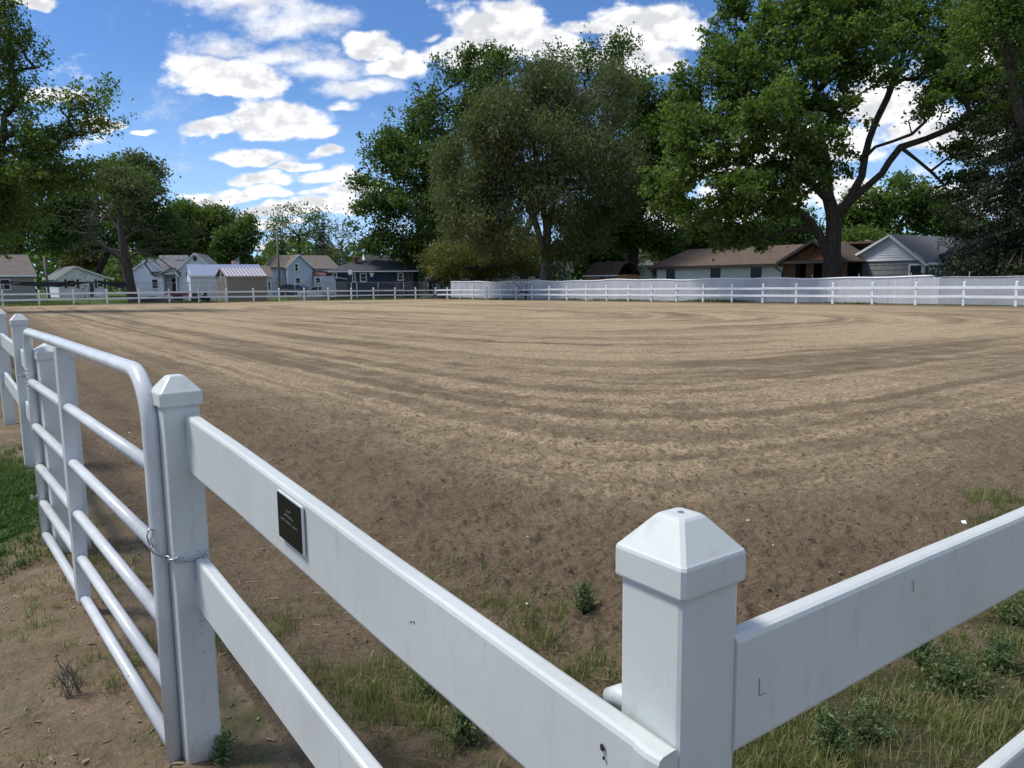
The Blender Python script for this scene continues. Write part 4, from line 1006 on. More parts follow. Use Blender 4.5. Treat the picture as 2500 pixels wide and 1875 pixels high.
# small bare shrub before the cottage, and leafless brush against the slatted fence
def bare_shrub(label, px, Y, hgt, spread, n, seed, group=None, m_=M_twig):
    b_ = at_y(px, 700, Y); z0 = float(gz0(b_[0], b_[1])); r_ = np.random.default_rng(seed)
    root = thing('bare_shrub', label, 'shrub', (b_[0], b_[1], z0), group); base = np.array([b_[0], b_[1], z0])
    A = base+r_.normal(0, 1, (n, 3))*np.array([spread*.5, spread*.4, hgt*.22])+(0, 0, hgt*.62)
    N, par, R = skeleton([[base, base+(0, 0, hgt*.18)]], A, step=.3, tip=.008)
    me = branch_mesh('branches', N, par, R, m_, rmin=.004); me.transform(Matrix.Translation(Vector(-WL[root.name]))); link_mesh('branches', me, root)
bare_shrub('small leafless shrub before the white cottage', 206, 98, 3.8, 2.8, 150, 1)
bare_shrub('tangle of bare twigs against the slatted fence left of the cedar', 1283, 71.5, 1.9, 1.7, 170, 2, m_=M_barkD)
bare_shrub('leafless pruned stump with spiky shoots before the navy house', 978, 86, 2.6, 1.5, 60, 3, m_=M_barkG)

# ------------------------------------------------------------------ buildings
def shingle(c1, c2):
    def f(nt, b):
        p = pos(nt); n = nt.noise(p, 2.2, 5, .7)
        x, y, z = nt.sep(p)
        cell = nt.vor(nt.vmath('MULTIPLY', p, (2.2, 2.2, 6.)), 1.6, out=1)
        c = nt.mix(nt.rng(n, .3, .7), c1, c2); c = nt.mix(.28, c, nt.vmath('MULTIPLY', nt.vmath('SCALE', cell, scale=.5), c2), 'MIX')
        nt.put(b.inputs['Base Color'], c)
        w = nt.math('FRACT', nt.math('MULTIPLY', z, 9.))
        nt.put(b.inputs['Normal'], nt.bump(w, .35, .02))
    return f
M_rbrown = mat('brown_shingles', rough=.9, fn=shingle((.105,.070,.050), (.16,.115,.085)))
M_rgrey = mat('grey_shingles', rough=.9, fn=shingle((.13,.135,.145), (.20,.205,.215)))
M_rtaupe = mat('taupe_shingles', rough=.9, fn=shingle((.15,.125,.11), (.21,.18,.16)))
M_rdark = mat('charcoal_shingles', rough=.9, fn=shingle((.045,.045,.055), (.085,.085,.10)))
M_rbarn = mat('dark_brown_shingles', rough=.9, fn=shingle((.060,.035,.028), (.10,.065,.05)))
M_wside = mat('white_siding', rough=.5, fn=varied((.76,.79,.83), (.66,.69,.74), .6))
M_bside = mat('pale_blue_siding', rough=.5, fn=varied((.50,.58,.70), (.43,.51,.63), .5))
M_gside = mat('grey_green_siding', rough=.6, fn=varied((.68,.68,.64), (.60,.60,.57), .5))
M_gshake = mat('grey_shake_siding', rough=.8, fn=varied((.27,.28,.28), (.19,.20,.205), 1.5, stretch=(6, 6, 1)))
M_taupe = mat('taupe_panel', rough=.6, fn=varied((.25,.225,.185), (.20,.18,.15), .4))
M_grside = mat('grey_lap_siding', rough=.6, fn=varied((.30,.29,.27), (.25,.24,.225), .5))
M_navy = mat('navy_siding', rough=.55, fn=varied((.020,.032,.085), (.015,.024,.062), .5))
M_trim = mat('white_trim', (.80, .81, .82), .45)
M_dtrim = mat('dark_brown_trim', (.028, .022, .02), .5)
M_glass = mat('dark_window_glass', (.010, .012, .015), .12, spec=.25)
M_mroof = mat('blue_white_metal_roof', (.25, .30, .44), .5, metal=.1)
M_mroof2 = mat('mauve_metal_roof', (.33, .30, .35), .5, metal=.1)
M_rmet = mat('red_metal_roof', (.20, .085, .075), .4, metal=.2)
M_brick = mat('red_brown_brick', rough=.9, fn=varied((.22,.085,.06), (.14,.055,.042), 6))
M_orange = mat('orange_stained_boards', rough=.7, fn=varied((.20,.085,.040), (.12,.052,.026), 2, stretch=(5, 5, 1)))
M_barnw = mat('brown_barn_boards', rough=.75, fn=varied((.13,.065,.040), (.095,.048,.030), 2))
M_barnf = mat('tan_barn_front', rough=.75, fn=varied((.36,.20,.10), (.27,.15,.075), 2))
M_carport = mat('grey_trailer_skin', (.40, .45, .50), .4, metal=.2)
M_shade = mat('painted_opening_shade', (.008, .008, .008), .9)  # near-black colour standing in for the shade inside openings

class HB:
    def __init__(s, name, label, cat, pL, pR, group=None, zoff=0.):
        a_ = at_y(pL[0], 700, pL[1]); b_ = at_y(pR[0], 700, pR[1])
        s.o = np.array([a_[0], a_[1], float(gz0(a_[0], a_[1]))+zoff]); d = b_[:2]-a_[:2]; s.W = np.linalg.norm(d); d /= s.W
        s.ex = np.array([d[0], d[1], 0]); s.ey = np.array([-d[1], d[0], 0]); s.rz = math.atan2(d[1], d[0])
        s.t = thing(name, label, cat, tuple(s.o), group)
    def P(s, x, y, z): return s.o+s.ex*x+s.ey*y+np.array([0, 0, z])
    def z_at(s, px, py, x=None, y=0.):        # height of a picture row on the plane y=const
        h = plane_hit(px, py, s.ey[:2], (s.o+s.ey*y)[:2]@s.ey[:2]); return h[2]-s.o[2]
    def x_at(s, px, y=0.):
        h = plane_hit(px, 680, s.ey[:2], (s.o+s.ey*y)[:2]@s.ey[:2]); return float((h-s.o)@s.ex)
    def box(s, name, m_, x0, x1, y0, y1, z0, z1, parent=None):
        c_ = s.P((x0+x1)/2, (y0+y1)/2, (z0+z1)/2); return MB().box(c_, (abs(x1-x0), abs(y1-y0), abs(z1-z0)), s.rz).build(name, m_, parent or s.t)
    def lap(s, name, m_, a, b, z0, z1, apex=None, course=.20, pieces=False, lip=.022, parent=None):
        """lapped boards from local point a to b (outside on the right hand side walking a->b), with an optional gable apex (fraction, z)"""
        A = np.array(a, float); B = np.array(b, float); L = np.linalg.norm(B-A); t = (B-A)/L; n = np.array([t[1], -t[0]])
        top = apex[1] if apex else z1; k = max(1, int(round((top-z0)/course))); zs = np.linspace(z0, top, k+1); mb = MB(); outs = []
        def lim(z):
            if apex is None or z <= z1: return 0., L
            f = (z-z1)/(apex[1]-z1); xa = apex[0]*L; return xa*f, L-(L-xa)*f
        for i in range(k):
            za, zb_ = zs[i], zs[i+1]; l0, r0 = lim(za); l1, r1 = lim(zb_)
            if apex and za < z1 < zb_: l1, r1 = lim(zb_)
            q = lambda u_, z, o_: s.P(*(A+t*u_+n*o_), z)
            Vv = [q(l0, za, lip), q(r0, za, lip), q(r1, zb_, .004), q(l1, zb_, .004), q(l0, za, -.05), q(r0, za, -.05), q(r1, zb_, -.05), q(l1, zb_, -.05)]
            F = [(0, 1, 2, 3), (7, 6, 5, 4), (4, 5, 1, 0), (3, 2, 6, 7), (0, 3, 7, 4), (1, 5, 6, 2)]
            if pieces:
                MB().add(Vv, F).build('siding_board', m_, parent or s.t)
            else: mb.add(Vv, F)
        if not pieces:
            o = mb.build(name, m_, parent or s.t); o['kind'] = 'stuff'
    def slab(s, name, m_, pts, th=.12, parent=None):
        P3 = [s.P(*p_) for p_ in pts]; n = np.cross(P3[1]-P3[0], P3[2]-P3[0]); n /= np.linalg.norm(n); n = n if n[2] > 0 else -n
        return MB().poly(P3, -n*th).build(name, m_, parent or s.t)
    def window(s, x0, x1, z0, z1, y=0., fw=.09, frame=M_trim, mull=True, side=None):
        # frame proud of the wall, pane set back inside it
        mb = MB()
        def bx(a0, a1, c0, c1, d0=-.06, d1=0.):
            if side is None: mb.box(s.P((a0+a1)/2, y+(d0+d1)/2, (c0+c1)/2), (a1-a0, d1-d0, c1-c0), s.rz)
            else: mb.box(s.P(y+(-1 if side == 'L' else 1)*-(d0+d1)/2, (a0+a1)/2, (c0+c1)/2), (d1-d0, a1-a0, c1-c0), s.rz)
        bx(x0-fw, x0, z0-fw, z1+fw); bx(x1, x1+fw, z0-fw, z1+fw); bx(x0, x1, z1, z1+fw, -.07); bx(x0, x1, z0-fw, z0, -.08)
        if mull: bx(x0, x1, (z0+z1)/2-.02, (z0+z1)/2+.02, -.045)
        f = mb.build('window', frame, s.t)
        m2 = MB()
        if side is None: m2.box(s.P((x0+x1)/2, y-.028, (z0+z1)/2), (x1-x0, .01, z1-z0), s.rz)
        else: m2.box(s.P(y+(-.028 if side == 'L' else .028), (x0+x1)/2, (z0+z1)/2), (.01, x1-x0, z1-z0), s.rz)
        m2.build('pane', M_glass, f); return f
    def gable_roof(s, x0, x1, y0, y1, ze, zr, axis, m_, over=.3, gov=.25, th=.12, trim=M_trim, apex=.5, name='roof'):
        """axis 'y': ridge runs into the depth (gable faces us); axis 'x': ridge runs along the facade"""
        if axis == 'y':
            xa = x0+(x1-x0)*apex; sl, sr = (zr-ze)/(xa-x0), (zr-ze)/(x1-xa)
            for sg, xe, sp in ((-1, x0-over, sl), (1, x1+over, sr)):
                zz = ze-over*sp; 
                r_ = s.slab(name, m_, [(xa, y0-gov, zr), (xe, y0-gov, zz), (xe, y1+gov, zz), (xa, y1+gov, zr)][::1 if sg < 0 else -1], th)
                if trim:
                    MB().beam(s.P(xa, y0-gov-.03, zr-.09), s.P(xe, y0-gov-.03, zz-.09), .04, .17, up=tuple(s.ey*0+np.array([0, 0, 1]))).build('bargeboard', trim, r_)
        else:
            ya = y0+(y1-y0)*apex; 
            for sg, ye, sp in ((-1, y0-over, (zr-ze)/(ya-y0)), (1, y1+over, (zr-ze)/(y1-ya))):
                zz = ze-over*sp; r_ = s.slab(name, m_, [(x0-gov, ye, zz), (x1+gov, ye, zz), (x1+gov, ya, zr), (x0-gov, ya, zr)], th)
                if trim and sg < 0: MB().beam(s.P(x0-gov, ye-.02, zz-.06), s.P(x1+gov, ye-.02, zz-.06), .04, .16).build('fascia', trim, r_)
    def core(s, m_, x0, x1, y0, y1, z1): s.box('wall', m_, x0+.04, x1-.04, y0+.04, y1-.04, -.1, z1)

# A: far left grey house with taupe roof
h = HB('house', 'grey-sided house with brown shingle roof cut by the left photo edge', 'house', (-110, 71), (84, 75))
ze, zr = h.z_at(84, 668), h.z_at(78, 622, y=4); x1 = h.W
h.core(M_grside, 0, x1, 0, 8, ze); h.lap('siding', M_grside, (0, 0), (x1, 0), .0, ze, course=.2); h.lap('siding', M_grside, (x1, 0), (x1, 8), 0, ze, apex=(.5, zr-.1), course=.2)
h.gable_roof(0, x1, 0, 8, ze, zr, 'x', M_rtaupe)
h.window(h.x_at(1), h.x_at(22), h.z_at(10, 706), h.z_at(10, 683), y=0, fw=.07)
h.box('corner_board', M_grside, x1-.1, x1+.03, -.04, .1, 0, ze)
# C: small white cottage
h = HB('cottage', 'small white cottage with dark shutters beyond the cloth strip', 'cottage', (143, 108), (262, 112))
ze, zr = h.z_at(262, 676), h.z_at(185, 649); x1 = h.W
h.core(M_wside, 0, x1, 0, 9, ze); h.lap('siding', M_wside, (0, 0), (x1, 0), 0, ze, apex=(.36, zr), course=.22); h.lap('siding', M_wside, (0, 9), (0, 0), 0, ze)
h.gable_roof(0, x1, 0, 9, ze, zr, 'y', M_rgrey, apex=.36, over=.5)
for a_, b_ in ((156, 163), (186, 192), (230, 236), (252, 258)): h.box('shutter', M_dtrim, h.x_at(a_), h.x_at(b_), -.06, -.025, h.z_at(a_, 704), h.z_at(a_, 682))
for a_, b_ in ((164, 182), (237, 250)): h.window(h.x_at(a_), h.x_at(b_), h.z_at(a_, 700), h.z_at(a_, 685), fw=.08)
h.box('door', M_dtrim, h.x_at(217), h.x_at(227), -.05, -.02, 0, 2.1)
# D: white house with porch
h = HB('house', 'rambling white house with grey roof, twin gables and a small porch', 'house', (322, 96), (522, 98))
zb0 = h.z_at(330, 657); x1 = h.W; X = h.x_at
zl, zla = h.z_at(330, 660), h.z_at(372, 630); zr_, zra = h.z_at(440, 655), h.z_at(481, 617)
h.core(M_wside, X(322), X(400), 0, 9, zl); h.lap('siding', M_wside, (X(322), 0), (X(400), 0), 0, zl, apex=(.55, zla), course=.22); h.lap('siding', M_wside, (0, 9), (0, 0), 0, zl)
h.gable_roof(X(322), X(400), 0, 9, zl, zla, 'y', M_rgrey, apex=.55, over=.35)
h.core(M_wside, X(438), X(522), -.3, 9, zr_); h.lap('siding', M_wside, (X(438), -.3), (X(522), -.3), 0, zr_, apex=(.5, zra), course=.22)
h.gable_roof(X(438), X(522), -.3, 9, zr_, zra, 'y', M_rgrey, over=.35)
h.core(M_wside, X(395), X(440), 1.6, 9, zl)
h.slab('roof', M_rgrey, [(X(372), -.4, zl-.35), (X(445), -.4, zl-.35), (X(445), 4.6, zra-.12), (X(372), 4.6, zra-.12)]); h.slab('roof', M_rgrey, [(X(372), 4.6, zra-.12), (X(445), 4.6, zra-.12), (X(445), 9, zl), (X(372), 9, zl)])
zp = h.z_at(410, 668); zpa = h.z_at(427, 654)
h.gable_roof(X(400), X(440), -1.9, 1.6, zp, zpa, 'y', M_rgrey, over=.25, apex=.72, gov=.1)
h.lap('siding', M_gside, (X(400), -1.9), (X(440), -1.9), zp-.12, zp, apex=(.72, zpa-.06), course=.2)
for px in (401, 438): h.box('porch_post', M_trim, X(px)-.06, X(px)+.06, -1.85, -1.73, .35, zp-.1)
h.box('porch_floor', M_gside, X(350), X(442), -3.2, 1.6, 0, .38)
h.box('door', M_shade, X(413), X(421), 1.50, 1.58, .38, 2.4)  # black panel painted as the shade inside the porch
h.window(X(371), X(384), .9, 2.3, y=0, fw=.08)
h.window(X(477), X(483), h.z_at(480, 636), h.z_at(480, 628), y=-.3, fw=.06, mull=False, frame=M_dtrim)
for i in range(26):
    xx = X(352)+(X(402)-X(352))*i/25; h.box('baluster', M_trim, xx-.025, xx+.025, -3.2, -3.15, .38, 1.2)
h.box('handrail', M_trim, X(351), X(403), -3.23, -3.12, 1.2, 1.27)
for px, py in ((430, 626), (442, 627), (456, 625)): h.box('roof_vent', M_trim, X(px, 3), X(px, 3)+.3, 3., 3.3, h.z_at(px, py+3, y=3.2)-.1, h.z_at(px, py-1, y=3.2))
h.box('roof_vent', M_dtrim, X(462, 3), X(462, 3)+.15, 3.2, 3.35, h.z_at(462, 628, y=3.2), h.z_at(462, 622, y=3.2))
# E: white garage with blue metal roof
def ribs(h, x0, x1, y0, z0, y1, z1, n, m_, parent):
    for i in range(n):
        x = x0+(x1-x0)*(i+.5)/n; MB().beam(h.P(x, y0, z0+.015), h.P(x, y1, z1+.015), .045, .05).build('roof_rib', m_, parent)
h = HB('garage', 'white lap-sided garage under a pale blue metal roof', 'garage', (466, 76), (640, 79))
X = h.x_at; ze = h.z_at(470, 671); x1 = h.W; gw = 4.2; zr = ze+1.05
h.core(M_wside, 0, x1, 0, gw, ze); h.lap('siding', M_wside, (0, 0), (x1, 0), 0, ze, course=.2); h.lap('siding', M_wside, (0, gw), (0, 0), 0, ze, apex=(.5, zr), course=.2)
h.gable_roof(0, x1, 0, gw, ze, zr, 'x', M_mroof, over=.15, gov=.15, th=.05); ribs(h, 0, x1, -.15, ze-.07, gw/2, zr, 24, M_mroof, h.t)
h.box('lamp', M_trim, -.2, -.05, 1.9, 2.05, zr-.75, zr-.6); h.box('door', M_dtrim, -.05, -.02, 2.6, 3.3, 0, 1.9)
# F: taupe shed
h = HB('shed', 'taupe metal shed with ribbed mauve roof behind the rails', 'shed', (553, 72), (652, 74.5))
X = h.x_at; ze = h.z_at(560, 673); x1 = h.W; gw = 2.6; zr = ze+.72
h.core(M_taupe, 0, x1, 0, gw, ze+.0)
for i in range(12): h.box('wall_panel', M_taupe, x1*i/12+.012, x1*(i+1)/12-.012, -.02, .0, 0, ze-.02)
h.lap('gable_panel', M_taupe, (0, gw), (0, 0), 0, ze, apex=(.5, zr-.02), course=9., lip=.01)
h.gable_roof(0, x1, 0, gw, ze, zr, 'x', M_mroof2, over=.12, gov=.1, th=.05, trim=M_taupe); ribs(h, 0, x1, -.12, ze-.05, gw/2, zr, 12, M_trim, h.t)
h.box('corner_trim', mat('pale_tan_trim', (.42, .38, .32), .6), -.05, .06, -.05, .05, 0, ze); h.box('corner_trim', MATS['pale_tan_trim'], x1-.04, x1+.04, -.05, .05, 0, ze)
# H: light blue two storey house
h = HB('house', 'light blue two-storey farmhouse with brown shingle roof and front gable', 'house', (662, 132), (830, 138))
X = h.x_at; ze = h.z_at(697, 650); za = h.z_at(724, 621); 
h.core(M_bside, X(697), X(757), -1.5, 9, ze); h.lap('siding', M_bside, (X(697), -1.5), (X(757), -1.5), 0, ze, apex=(.5, za), course=.24); h.lap('siding', M_bside, (X(697), 2), (X(697), -1.5), 0, ze)
h.gable_roof(X(697), X(757), -1.5, 9, ze, za, 'y', M_rtaupe, over=.35)
h.core(M_bside, X(664), X(697), 0, 7, ze); h.lap('siding', M_bside, (X(664), 0), (X(697), 0), 0, ze, course=.24); h.lap('siding', M_bside, (X(664), 7), (X(664), 0), 0, ze)
h.slab('roof', M_rtaupe, [(X(661), -.4, ze-.2), (X(700), -.4, ze-.2), (X(722), 3.8, za), (X(690), 3.8, za)]); h.slab('roof', M_rtaupe, [(X(661), -.4, ze-.2), (X(690), 3.8, za), (X(661), 8, ze-.2)])
h.core(M_wside, X(757), X(812), .3, 8, ze-.1); h.lap('siding', M_bside, (X(757), .3), (X(812), .3), 0, ze-.1, course=.24)
h.slab('roof', M_rtaupe, [(X(757), -.3, ze-.25), (X(830), -.3, ze-.25), (X(818), 4, za), (X(724), 4, za)]); h.box('fascia', M_trim, X(757), X(830), -.36, -.3, ze-.38, ze-.22)
zpr = h.z_at(780, 672); h.slab('porch_roof', M_rmet, [(X(757), -2.4, zpr), (X(808), -2.4, zpr), (X(808), .28, zpr+.75), (X(757), .28, zpr+.75)], .06)
h.box('porch_wall', M_bside, X(758), X(807), -2.2, .2, 0, zpr-.1)
for a_, b_, c_, d_, y_ in ((722, 728, 661, 645, -1.52), (722, 732, 689, 679, -1.52), (765, 771, 661, 654, .28), (771, 781, 690, 679, -2.22), (786, 795, 690, 679, -2.22), (806, 810, 658, 653, .28)):
    h.window(X(a_, y_), X(b_, y_), h.z_at(a_, c_, y=y_), h.z_at(a_, d_, y=y_), y=y_, fw=.14)
for a_, b_, c_, d_ in ((673, 675, 663, 655), (678, 680, 663, 657), (674, 676, 694, 678), (688, 690, 694, 678)): h.window(X(a_), X(b_), h.z_at(a_, c_), h.z_at(a_, d_), y=0, fw=.07)
h.box('corner_board', M_trim, X(697)-.12, X(697)+.05, -1.6, -1.5, 0, ze)
# small grey roofed outhouse left of the blue house, and far gable by the flag
h = HB('cottage', 'little white cottage with taupe roof tucked left of the blue farmhouse', 'cottage', (628, 126), (664, 127))
X = h.x_at; ze = h.z_at(650, 672); h.core(M_wside, 0, h.W, 0, 6, ze); h.lap('siding', M_wside, (0, 0), (h.W, 0), 0, ze); h.gable_roof(0, h.W, 0, 6, ze, ze+1.6, 'x', M_rtaupe); h.window(X(655), X(659), .9, 2.2)
h = HB('house', 'distant brown-walled house gable behind the American flag', 'house', (622, 170), (652, 171))
ze = h.z_at(640, 664); h.core(M_barnw, 0, h.W, 0, 6, ze); h.lap('siding', M_barnw, (0, 0), (h.W, 0), 0, ze, apex=(.45, ze+2.2)); h.gable_roof(0, h.W, 0, 6, ze, ze+2.2, 'y', M_rgrey, apex=.45)
# M: navy house
h = HB('house', 'navy blue ranch house with charcoal hip roof and brick chimney', 'house', (812, 92), (1012, 95))
X = h.x_at; ze = h.z_at(900, 661); x1 = h.W; zt_ = h.z_at(893, 634, y=4)
h.core(M_navy, 0, x1, 0, 9, ze); h.lap('siding', M_navy, (0, 0), (x1, 0), 0, ze); h.lap('siding', M_navy, (0, 9), (0, 0), 0, ze)
h.slab('roof', M_rdark, [(-.5, -.5, ze), (X(962), -.5, ze), (X(905), 4.5, zt_), (X(888), 4.5, zt_)]); h.slab('roof', M_rdark, [(-.5, -.5, ze), (X(888), 4.5, zt_), (-.5, 9.5, ze)])
h.slab('roof', M_rdark, [(X(905), 4.5, zt_), (X(962), -.5, ze), (x1+.5, -.5, ze), (x1+.5, 4.5, zt_-.2)]); h.slab('roof', M_rdark, [(X(888), 4.5, zt_), (x1+.5, 4.5, zt_-.2), (x1+.5, 9.5, ze), (-.5, 9.5, ze)])
h.box('gutter', M_trim, -.55, x1+.5, -.62, -.5, ze-.16, ze-.02)
zb2 = h.z_at(900, 622, y=6); xg = X(893, 6)
h.slab('upper_roof', M_rdark, [(xg, 4.2, zb2-1.3), (x1+1, 4.2, zb2-1.3), (x1+1, 6.5, zb2), (xg, 6.5, zb2)]); h.slab('upper_gable', M_trim, [(xg-.1, 4.2, zb2-1.3), (xg-.1, 6.5, zb2), (xg-.1, 8.8, zb2-1.3)], .1)
ch = h.box('chimney', M_brick, X(866, 3), X(876, 3), 2.6, 3.3, ze+.3, h.z_at(870, 628, y=3)); h.box('chimney_cap', mat('concrete_grey', (.4, .39, .37), .9), X(865.5, 3), X(876.5, 3), 2.5, 3.4, h.z_at(870, 628, y=3), h.z_at(870, 625.5, y=3))
for a_, b_, c_, d_ in ((814, 821, 678, 668), (862, 866, 687, 669), (881, 893, 686, 669), (973, 983, 683, 668)): h.window(X(a_), X(b_), h.z_at(a_, c_), h.z_at(a_, d_), fw=.12)
dr = h.box('barn_door', mat('dark_grey_board', (.05, .055, .07), .6), X(994), X(1009), -.08, -.03, .3, h.z_at(1000, 666))
zz0, zz1 = .35, h.z_at(1000, 667)
for a_, b_ in (((X(995), zz0), (X(1008), zz1)), ((X(995), zz1), (X(1008), zz0))): MB().beam(h.P(a_[0], -.10, a_[1]), h.P(b_[0], -.10, b_[1]), .03, .08).build('cross_brace', mat('mid_grey_board', (.15, .16, .18), .6), dr)
h.box('corner_board', M_trim, X(869), X(871.5), -.07, -.02, 0, h.z_at(870, 688))
# N: shaded grey and white building behind the yew
h = HB('outbuilding', 'shaded pale outbuilding behind the low yew branches', 'outbuilding', (1020, 98), (1130, 96))
ze = h.z_at(1080, 664); h.core(M_wside, 0, h.W, 0, 6, ze); h.lap('siding', M_wside, (0, 0), (h.W, 0), 0, ze); h.gable_roof(0, h.W, 0, 6, ze, ze+1.5, 'x', M_rgrey); h.window(h.x_at(1100), h.x_at(1108), .9, 2.1)
h = HB('outbuilding', 'dark open-fronted shed between the yew and the cedar trunk', 'outbuilding', (1135, 99), (1200, 97))
ze = h.z_at(1150, 660); h.core(mat('dark_old_boards', (.05, .045, .045), .9), 0, h.W, 0, 5, ze); h.box('door', M_carport, h.x_at(1184), h.x_at(1196), -.05, 0.03, 0, ze-.3); h.gable_roof(0, h.W, 0, 5, ze, ze+.9, 'x', M_rdark, trim=None)
# O: campers and domed cover above the slatted fence
def camper(label, px0, px1, py_top, Y, units, dome=False):
    h = HB('camper', label, 'camper', (px0, Y), (px1, Y-1.2)); ztop = h.z_at((px0+px1)/2, py_top); L = h.W; mb = MB()
    prof = [(0, .5), (0, ztop-.35), (.06*L, ztop-.08), (.12*L, ztop), (.9*L, ztop), (.97*L, ztop-.12), (L, ztop-.5), (L, .5)]
    mb.poly([h.P(x, 0, z) for x, z in prof], h.ey*2.2).build('body', M_trim, h.t)
    for f in units:
        mb = MB(); mb.poly([h.P(L*f-.35, .7, ztop+.005), h.P(L*f+.35, .7, ztop+.005), h.P(L*f+.28, .75, ztop+.28), h.P(L*f-.28, .75, ztop+.28)], h.ey*.7).build('roof_unit', M_trim, h.t)
    h.window(L*.3, L*.45, ztop-.9, ztop-.45, fw=.04, frame=M_dtrim, mull=False); h.window(L*.6, L*.75, ztop-.9, ztop-.45, fw=.04, frame=M_dtrim, mull=False)
    for f in (.4, .55):
        c_ = h.P(L*f, -.02, .35); MB().tube([c_, c_+h.ey*.2], .35, 14).build('wheel', M_cloth, h.t)
camper('small beige camper roof poking over the slatted fence', 1199, 1219, 679, 90, ())
camper('long white camper with rooftop air unit over the slatted fence', 1228, 1318, 681, 89, (.12, .3, .72))
h = HB('covered_hay', 'dark grey domed cover behind the white camper', 'cover', (1262, 94), (1324, 93)); ztop = h.z_at(1300, 655); mb = MB(); n_ = 20
prof = [(h.W*(.5-.5*math.cos(math.pi*i/n_)), ztop*math.sin(math.pi*i/n_)**.7) for i in range(n_+1)]
mb.poly([h.P(x, 0, z) for x, z in prof], h.ey*5).build('sheet', mat('grey_violet_tarp', (.055, .055, .07), .6), h.t)
# P: gambrel barn shed
h = HB('barn_shed', 'brown gambrel-roofed garden barn with round ornaments on its tan front', 'shed', (1430, 72), (1507, 69.5))
X = h.x_at; ze = h.z_at(1470, 671); gw = 3.3; zr = ze+1.15; zk = ze+.80; yk = .62; x1 = h.W
h.core(M_barnf, 0, x1, 0, gw, ze)
mb = MB(); mb.poly([h.P(-.02, y, z) for y, z in ((0, 0), (0, ze), (yk, zk), (gw/2, zr), (gw-yk, zk), (gw, ze), (gw, 0))], h.ex*.04).build('gable_wall', M_barnw, h.t)
for a_, b_ in (((-.15, ze-.1), (yk, zk)), ((yk, zk), (gw/2, zr)), ((gw/2, zr), (gw-yk, zk)), ((gw-yk, zk), (gw+.15, ze-.1))):
    h.slab('roof', M_rbarn, [(-.15, a_[0], a_[1]+.05), (x1+.15, a_[0], a_[1]+.05), (x1+.15, b_[0], b_[1]+.05), (-.15, b_[0], b_[1]+.05)], .06)
h.box('fascia', M_trim, -.15, x1+.15, -.19, -.15, ze-.12, ze-.04)
for a_, b_ in ((1432, 1447), (1448, 1463)): h.box('door', M_barnf, X(a_), X(b_), -.04, -.005, .2, ze-.25)
for px, py, r_ in ((1468, 677, .14), (1475, 683, .22), (1489, 677, .12), (1500, 679, .10)):
    c_ = h.P(X(px), -.03, h.z_at(px, py)); MB().tube([c_, c_-h.ey*.03], r_, 12).build('ornament', M_barnw, h.t)
# Q: white house behind the maple
h = HB('house', 'white lap-sided house glimpsed between the brown barn and the dark maple', 'house', (1488, 92), (1590, 90))
ze = h.z_at(1500, 646); h.core(M_wside, 0, h.W, 0, 8, ze); h.lap('siding', M_wside, (0, 0), (h.W, 0), 0, ze, course=.24); h.gable_roof(0, h.W, 0, 8, ze, ze+2, 'x', M_rgrey); h.window(h.x_at(1497), h.x_at(1504), h.z_at(1500, 668), h.z_at(1500, 653), fw=.1)
h.box('eave', M_gside, -.3, h.W+.3, -.5, 0, ze-.15, ze)
h = HB('cottage', 'pale green building glimpsed left of the brown barn', 'cottage', (1362, 84), (1395, 84)); ze = h.z_at(1380, 660); h.core(M_gside, 0, h.W, 0, 5, ze); h.lap('siding', M_gside, (0, 0), (h.W, 0), 0, ze); h.gable_roof(0, h.W, 0, 5, ze, ze+1, 'x', M_rdark)
# R: long brown roofed ranch
h = HB('ranch_house', 'long low ranch house with brown shingle roof and orange-brown porch gable', 'house', (1603, 70), (2066, 57.2))
X = h.x_at; ze = h.z_at(1650, 652)+.12; x1 = h.W; D_ = 9.; zr = h.z_at(1800, 603.5, y=D_/2); xh = X(1680, D_/2); xr = X(1992, D_/2)
xw = X(1910)
h.core(M_gside, 0, xw, 0, D_, ze-.1); h.lap('siding', M_gside, (0, 0), (xw, 0), 0, ze-.1, course=.19); h.lap('siding', M_gside, (0, D_), (0, 0), 0, ze-.1)
ov = .55; s_ = (zr-ze)/(D_/2)
h.slab('roof', M_rbrown, [(-ov, -ov, ze-ov*s_*.3), (X(1925), -ov, ze-ov*s_*.3), (xr, D_/2, zr), (xh, D_/2, zr)], .14)
h.slab('roof', M_rbrown, [(-ov, -ov, ze-ov*s_*.3), (xh, D_/2, zr), (-ov, D_+ov, ze-ov*s_*.3)], .14); h.slab('roof', M_rbrown, [(xh, D_/2, zr), (x1, D_/2, zr), (x1, D_+ov, ze-ov*s_), (-ov, D_+ov, ze-ov*s_*.3)], .14)
h.box('gutter', M_dtrim, -ov-.05, X(1915), -ov-.13, -ov, ze-.30, ze-.14)
